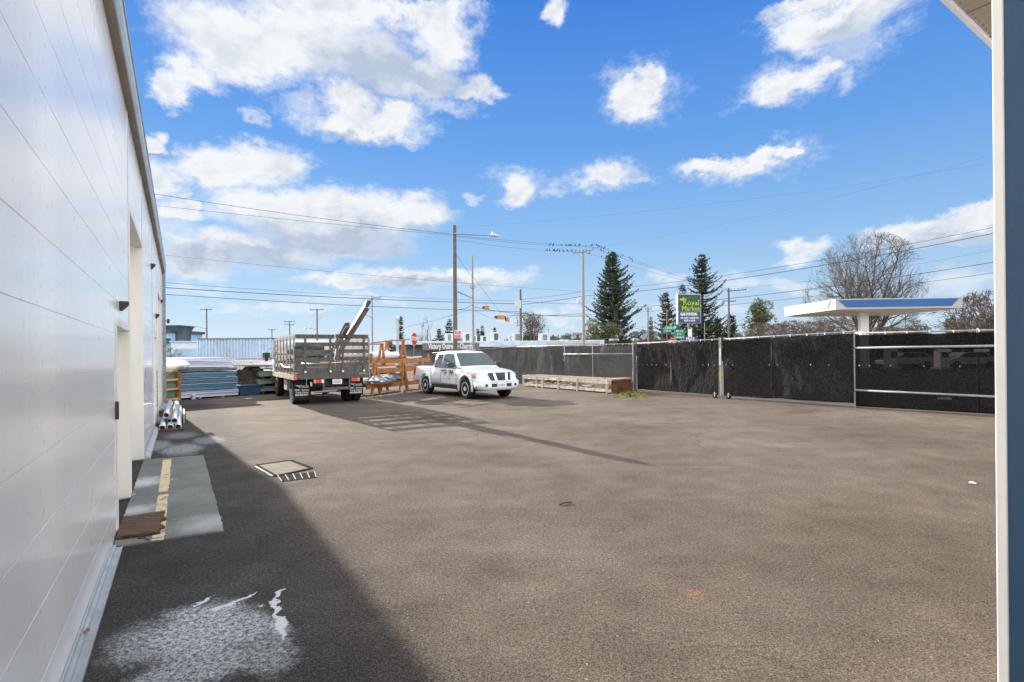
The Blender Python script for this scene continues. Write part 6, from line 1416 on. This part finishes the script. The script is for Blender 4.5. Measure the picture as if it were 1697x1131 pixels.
wire(P(863, 505, 60), P(967, 491, 55), .08, .024, 'rising thick short cable from the signal pole')
wire(P(967, 483, 55), P(1690, 368, 34), .6, .014, 'upper thin wire rising to the right past the bare tree')
wire(P(967, 491, 55), P(1690, 378, 34), .6, .022, 'thick cable just below the upper wire rising right')
wire(P(967, 515, 55), P(1690, 428, 34), .5, .020, 'third cable down, crossing the middle of the bare tree')
wire(P(967, 522, 55), P(1690, 446, 34), .5, .014, 'fourth wire down, crossing low over the bare tree')
wire(P(1222, 478, 75), P(1690, 406, 45), .5, .010, 'faint wire from the double crossarm pole rising to the right')
wire(P(757, 377, 33), P(1690, 262, 30), .5, .003, 'faint high wire rising far to the right, lower of two')
wire(P(985, 411, 55), P(1690, 243, 40), .7, .004, 'faint high wire rising far to the right, upper of two')
wire(P(967, 520, 55), P(1130, 560, 50), .2, .014, 'drooping wire from crossarm pole down to the green signs')
wire(P(967, 524, 55), P(1110, 546, 60), .3, .012, 'second drooping wire right of the crossarm pole')
bw1 = wire(P(757, 392, 33), P(985, 407, 55), .25, .008, 'upper bird perch wire left of the crossarm')
bw2 = wire(P(757, 398, 33.5), P(951, 417, 55), .2, .008, 'lower bird perch wire left of the crossarm')
bw3 = wire(P(985, 406, 55), P(1200, 477, 75), .35, .010, 'upper wire descending right from the tilted crossarm')
bw4 = wire(P(978, 409, 55), P(1208, 480, 75), .3, .010, 'middle wire descending right from the tilted crossarm')
bw5 = wire(P(967, 418, 55), P(1225, 484, 75), .35, .010, 'lowest wire descending right from the tilted crossarm')
wire(P(757, 424, 33), P(782, 459, 52), .05, .012, 'short guy wire from the street light pole to the thin pole')
wire(P(759, 484, 33), P(783, 495, 52), .0, .03, 'slanting brace cable right of the street light pole')
wire(P(785, 460, 52), P(829, 518, 58), .0, .014, 'slanting wire down to the middle traffic signal')
wire(P(785, 509, 52), P(863, 520, 60), .1, .024, 'traffic signal span wire, upper')
wire(P(785, 514, 52), P(822, 530, 58), .1, .014, 'traffic signal span wire, lower looping one')
wire(P(757, 514, 33), P(783, 505, 52), .1, .02, 'curling cable low on the street light pole')
wire(P(670, 543, 60), P(785, 511, 52), .15, .014, 'thin wire from the low left up to the thin bare pole')
wire(P(617, 548, 62), P(757, 520, 33), .2, .010, 'thin wire from the distant arm pole to the street light pole')
wire(P(863, 517, 60), P(840, 527, 60), .1, .014, 'short drooping signal feed at the signal pole')
# traffic signals
for px, py, D, lb in ((806, 510, 58, 'single tan traffic signal hanging highest on the left'), (829, 526, 58, 'wide tan traffic signal pair hanging in the middle'), (841, 530, 58.5, 'lowest small traffic signal next to the signal pole')):
    p = PD(px, py, D); o = empty('traffic_signal', p, .5, lb, 'traffic signal', 'hanging traffic signals')
    w_ = {806: .32, 829: .5, 841: .2}[px]
    a = MB(); a.box(-w_, w_, -.15, .15, -.24, .2); a.build('housing', M['yellowsig'], o, bevel=.03)
    for s in ((-1, 1) if px == 829 else (-1,)):
        a = MB(); a.pipe((s * w_ * 1.0, 0, 0), (s * w_ * 1.35, 0, 0), .17, .14, 12); a.disc((s * w_ * 1.02, 0, 0), (1, 0, 0), .14, .02, 12); a.build('visor', M['black'], o)
    a = MB(); a.tube([(0, 0, .2), (0, 0, {806: 1.05, 829: .5, 841: .5}[px])], .02, 6); a.build('hanger', M['steel'], o)

# ------------------------------------------------------------------ birds
def bird_mesh():
    mb = MB()
    prof = [(-.17, .004, .0), (-.11, .018, .012), (-.06, .036, .03), (0, .048, .05), (.045, .042, .075), (.075, .030, .10), (.10, .030, .115), (.122, .02, .118), (.135, .007, .114), (.16, .002, .110)]
    n = 8
    for (x, r, z) in prof:
        for k in range(n):
            a = 2 * math.pi * k / n; mb.v.append(Vector((x, math.cos(a) * r, z + math.sin(a) * r * 1.05)))
    for j in range(len(prof) - 1):
        for k in range(n): k2 = (k + 1) % n; mb.f.append((j * n + k, j * n + k2, (j + 1) * n + k2, (j + 1) * n + k))
    mb.tube([(.01, .015, .03), (.005, .015, -.01)], .004, 4); mb.tube([(.01, -.015, .03), (.005, -.015, -.01)], .004, 4)
    for v in mb.v: v.z *= 1.0
    return mb
b0_ = bird_mesh().build('bird', M['bird'], smooth=True, loc=Vector((0, 0, 0)))
zoomxy = [(170, 127), (196, 130), (268, 134), (308, 138), (338, 140), (355, 132), (357, 142), (388, 143), (433, 146), (447, 138), (137, 177), (166, 180), (200, 181), (214, 182), (238, 181), (258, 183), (291, 186), (328, 187), (361, 188),
          (597, 160), (608, 162), (625, 167), (635, 172), (652, 180), (626, 195), (642, 201), (680, 215), (716, 222), (775, 240), (790, 247), (803, 250), (832, 234), (883, 254), (903, 259), (900, 282), (535, 229), (615, 256)]
armxy = [(490, 150), (545, 140), (400, 192), (432, 198)]
def nearest_on(pts_list, px, py):
    best = None
    for pts in pts_list:
        for i in range(len(pts) - 1):
            for t in (0, .2, .4, .6, .8):
                q = pts[i].lerp(pts[i + 1], t); u, v = q.x / q.y * F, (q.z - EYE) / q.y * F; ru, rv = ray(px, py); d = (u - ru) ** 2 + ((v - rv) * .6) ** 2
                if best is None or d < best[0]: best = (d, q)
    return best[1]
random.seed(2); first = True; left_w = [bw1, bw2]; right_w = [bw3, bw4, bw5]
for i, (zx, zy) in enumerate(zoomxy + armxy):
    px, py = 880 + zx / 5.39, 380 + zy / 5.39
    if (zx, zy) in armxy: p = PD(px, py + 1.5, 54.9)
    else: p = nearest_on(left_w[:1] if zx < 480 and zy < 160 else left_w[1:] if zx < 480 else right_w, px, py) + Vector((0, 0, .012))
    b = b0_ if first else b0_.copy()
    if not first: C.objects.link(b)
    first = False; b.location = p; b.rotation_euler = (0, random.uniform(-.5, -.1), random.uniform(0, 6.28)); s = random.uniform(1.0, 1.3); b.scale = (s, s, s)
    ORD = ['first', 'second', 'third', 'fourth', 'fifth', 'sixth', 'seventh', 'eighth', 'ninth', 'tenth', 'eleventh', 'twelfth', 'thirteenth', 'fourteenth', 'fifteenth', 'sixteenth', 'seventeenth', 'eighteenth']
    grp = 'a' if (zx, zy) in armxy else 'u' if zx < 480 and zy < 160 else 'l' if zx < 480 else 'r'
    allp = {'a': armxy, 'u': [q for q in zoomxy if q[0] < 480 and q[1] < 160], 'l': [q for q in zoomxy if q[0] < 480 and q[1] >= 160], 'r': [q for q in zoomxy if q[0] >= 480]}[grp]
    k = sorted(allp).index((zx, zy))
    tag(b, 'dark bird, ' + ORD[k] + ' from the left ' + {'a': 'on the tilted crossarm', 'u': 'on the upper wire left of the crossarm', 'l': 'on the lower wire left of the crossarm', 'r': 'on the wires descending right of the crossarm'}[grp], 'bird', 'birds perched on the wires')

# ------------------------------------------------------------------ the far left background
ct = empty('shipping_container', gp_(390, 47), .02, 'long faded pale blue corrugated container behind the sheet stack', 'container')
x0, x1 = gp_(329, 47).x - gp_(390, 47).x, gp_(448, 47).x - gp_(390, 47).x; zt = hz(390, 560.5, 47)
a = MB(); n = 46; pts = []
for k in range(n + 1):
    x = x0 + (x1 - x0) * k / n; pts.append(Vector((x, -.05 if k % 2 else .03, 0)))
pts2 = []
for k in range(n): pts2 += [pts[k], Vector((pts[k + 1].x - .03, pts[k].y, 0))]
a.prism(pts2 + [Vector((x1, 2.4, 0)), Vector((x0, 2.4, 0))], (0, 0, .15), (0, 0, zt - .1)); a.build('side_panel', M['container'], ct)
a = MB(); a.box(x0 - .05, x1 + .05, -.09, 2.45, zt - .1, zt); a.build('top_rail', M['steel'], ct)
a = MB(); a.box(x0 - .06, x0 + .06, -.1, 0, 0, zt - .1); a.box(x1 - .06, x1 + .06, -.1, 0, 0, zt - .1); a.build('corner_posts', M['container'], ct)
hpn = empty('dark_hopper', gp_(302, 60) + Vector((-.75, 0, 0)), 0, 'dark flared hopper like tank on the building roof by the warehouse corner', 'hopper')
z0, z1 = hz(304, 566.5, 60), hz(304, 541, 60); secs_ = []
mb = MB()
prof = [(1.12, 0), (1.10, .25), (1.13, .5), (1.20, .75), (1.36, 1.0)]
for (w_, t_) in prof:
    for sx_2, sy_2 in ((-1, -1), (1, -1), (1, 1), (-1, 1)): mb.v.append(Vector((sx_2 * w_, sy_2 * w_, z0 + (z1 - z0) * t_)))
for j in range(len(prof) - 1):
    for k in range(4): k2 = (k + 1) % 4; mb.f.append((j * 4 + k, j * 4 + k2, (j + 1) * 4 + k2, (j + 1) * 4 + k))
mb.f.append((0, 1, 2, 3)); mb.build('flared_shell', M['hopper'], hpn)
a = MB(); a.box(-1.42, 1.42, -1.42, 1.42, z1 - .03, z1 + .05); a.build('rim', M['tealroof'], hpn)
a = MB(); a.box(-1.6, 1.9, -1.5, 2.5, 0, z0 - .02); a.build('base_house', M['bluebuild'], hpn)
a = MB(); a.prism([Vector((-.9, 0, z0 - .02)), Vector((.9, 0, z0 - .02)), Vector((.45, 0, z0 + .28)), Vector((-.45, 0, z0 + .28))], (0, -1.6, 0), (0, -1.12, 0)); a.build('hatch', M['sheetgreen'], hpn)
lb_ = empty('blue_building', gp_(276, 58), .0, 'pale blue building with teal roof edge against the warehouse corner', 'building')
w_ = gp_(286, 58).x - gp_(276, 58).x; zt = hz(276, 547, 58)
a = MB(); a.box(-6, w_ - .25, 0, 6, 0, zt - .3); a.build('wall', M['bluebuild'], lb_); a = MB(); a.box(-6.2, w_, -.3, 6.2, zt - .3, zt); a.build('roof', M['tealroof'], lb_)
a = MB(); a.box(-6.1, w_ - .2, -.5, 0, hz(276, 568, 58), hz(276, 561, 58)); a.build('awning', M['tealroof'], lb_)
wb = empty('white_shed', gp_(310, 52), 0.02, 'white low shed with grey blue lower panel beneath the hopper', 'shed')
x0, x1 = gp_(284, 52).x - gp_(310, 52).x, gp_(328, 52).x - gp_(310, 52).x; zt = hz(310, 567, 52)
a = MB(); a.box(x0, x1, 0, 3, 0, zt); a.build('wall', M['sheetwhite'], wb); a = MB(); a.box(x0 + .4, x1 - .1, -.03, -.004, .6, hz(310, 578, 52)); a.build('panel', M['bluebuild'], wb); a = MB(); a.box(x0 - .1, x1 + .1, -.15, 3.1, zt, zt + .09); a.build('roof', M['roofwhite'], wb)
sh = bare_tree('bare_shrub', gp_(287, 50), 2.6, 2.0, 33, 'bark', 'small bare shrub between blue building and white shed', 'shrub', 'bare shrubs along the road', r0=.05, trunk_frac=.06, limbs=8, kids=(5, 4, 2))
# distant low treeline on the horizon (reads as one mass)
random.seed(50); tl_ = MB()
def treeline(x0, x1, D, h0, n):
    for k in range(n):
        x = random.uniform(x0, x1); hh = h0 * (.55 + .45 * mnoise.noise(Vector((x * .03, 0, 3))) + .25 * random.random()); z = random.uniform(0, hh); s = random.uniform(.6, 1.8)
        p = Vector((x, D + random.uniform(-6, 6), z)); a = Vector((random.gauss(0, 1), random.gauss(0, 1), random.gauss(0, 1))).normalized(); b = a.orthogonal().normalized()
        tl_.add([p - a * s, p + b * s, p + a * s], [(0, 1, 2)])
treeline(-58, 320, 240, 10.5, 14000)
tag(tl_.build('far_treeline', M['treeline']), 'far off low line of trees along the horizon', 'trees', kind='stuff')
# a street beyond the fence and its kerb
s_ = MB(); s_.box(-400, 400, 40, 50, 0.0, .004)
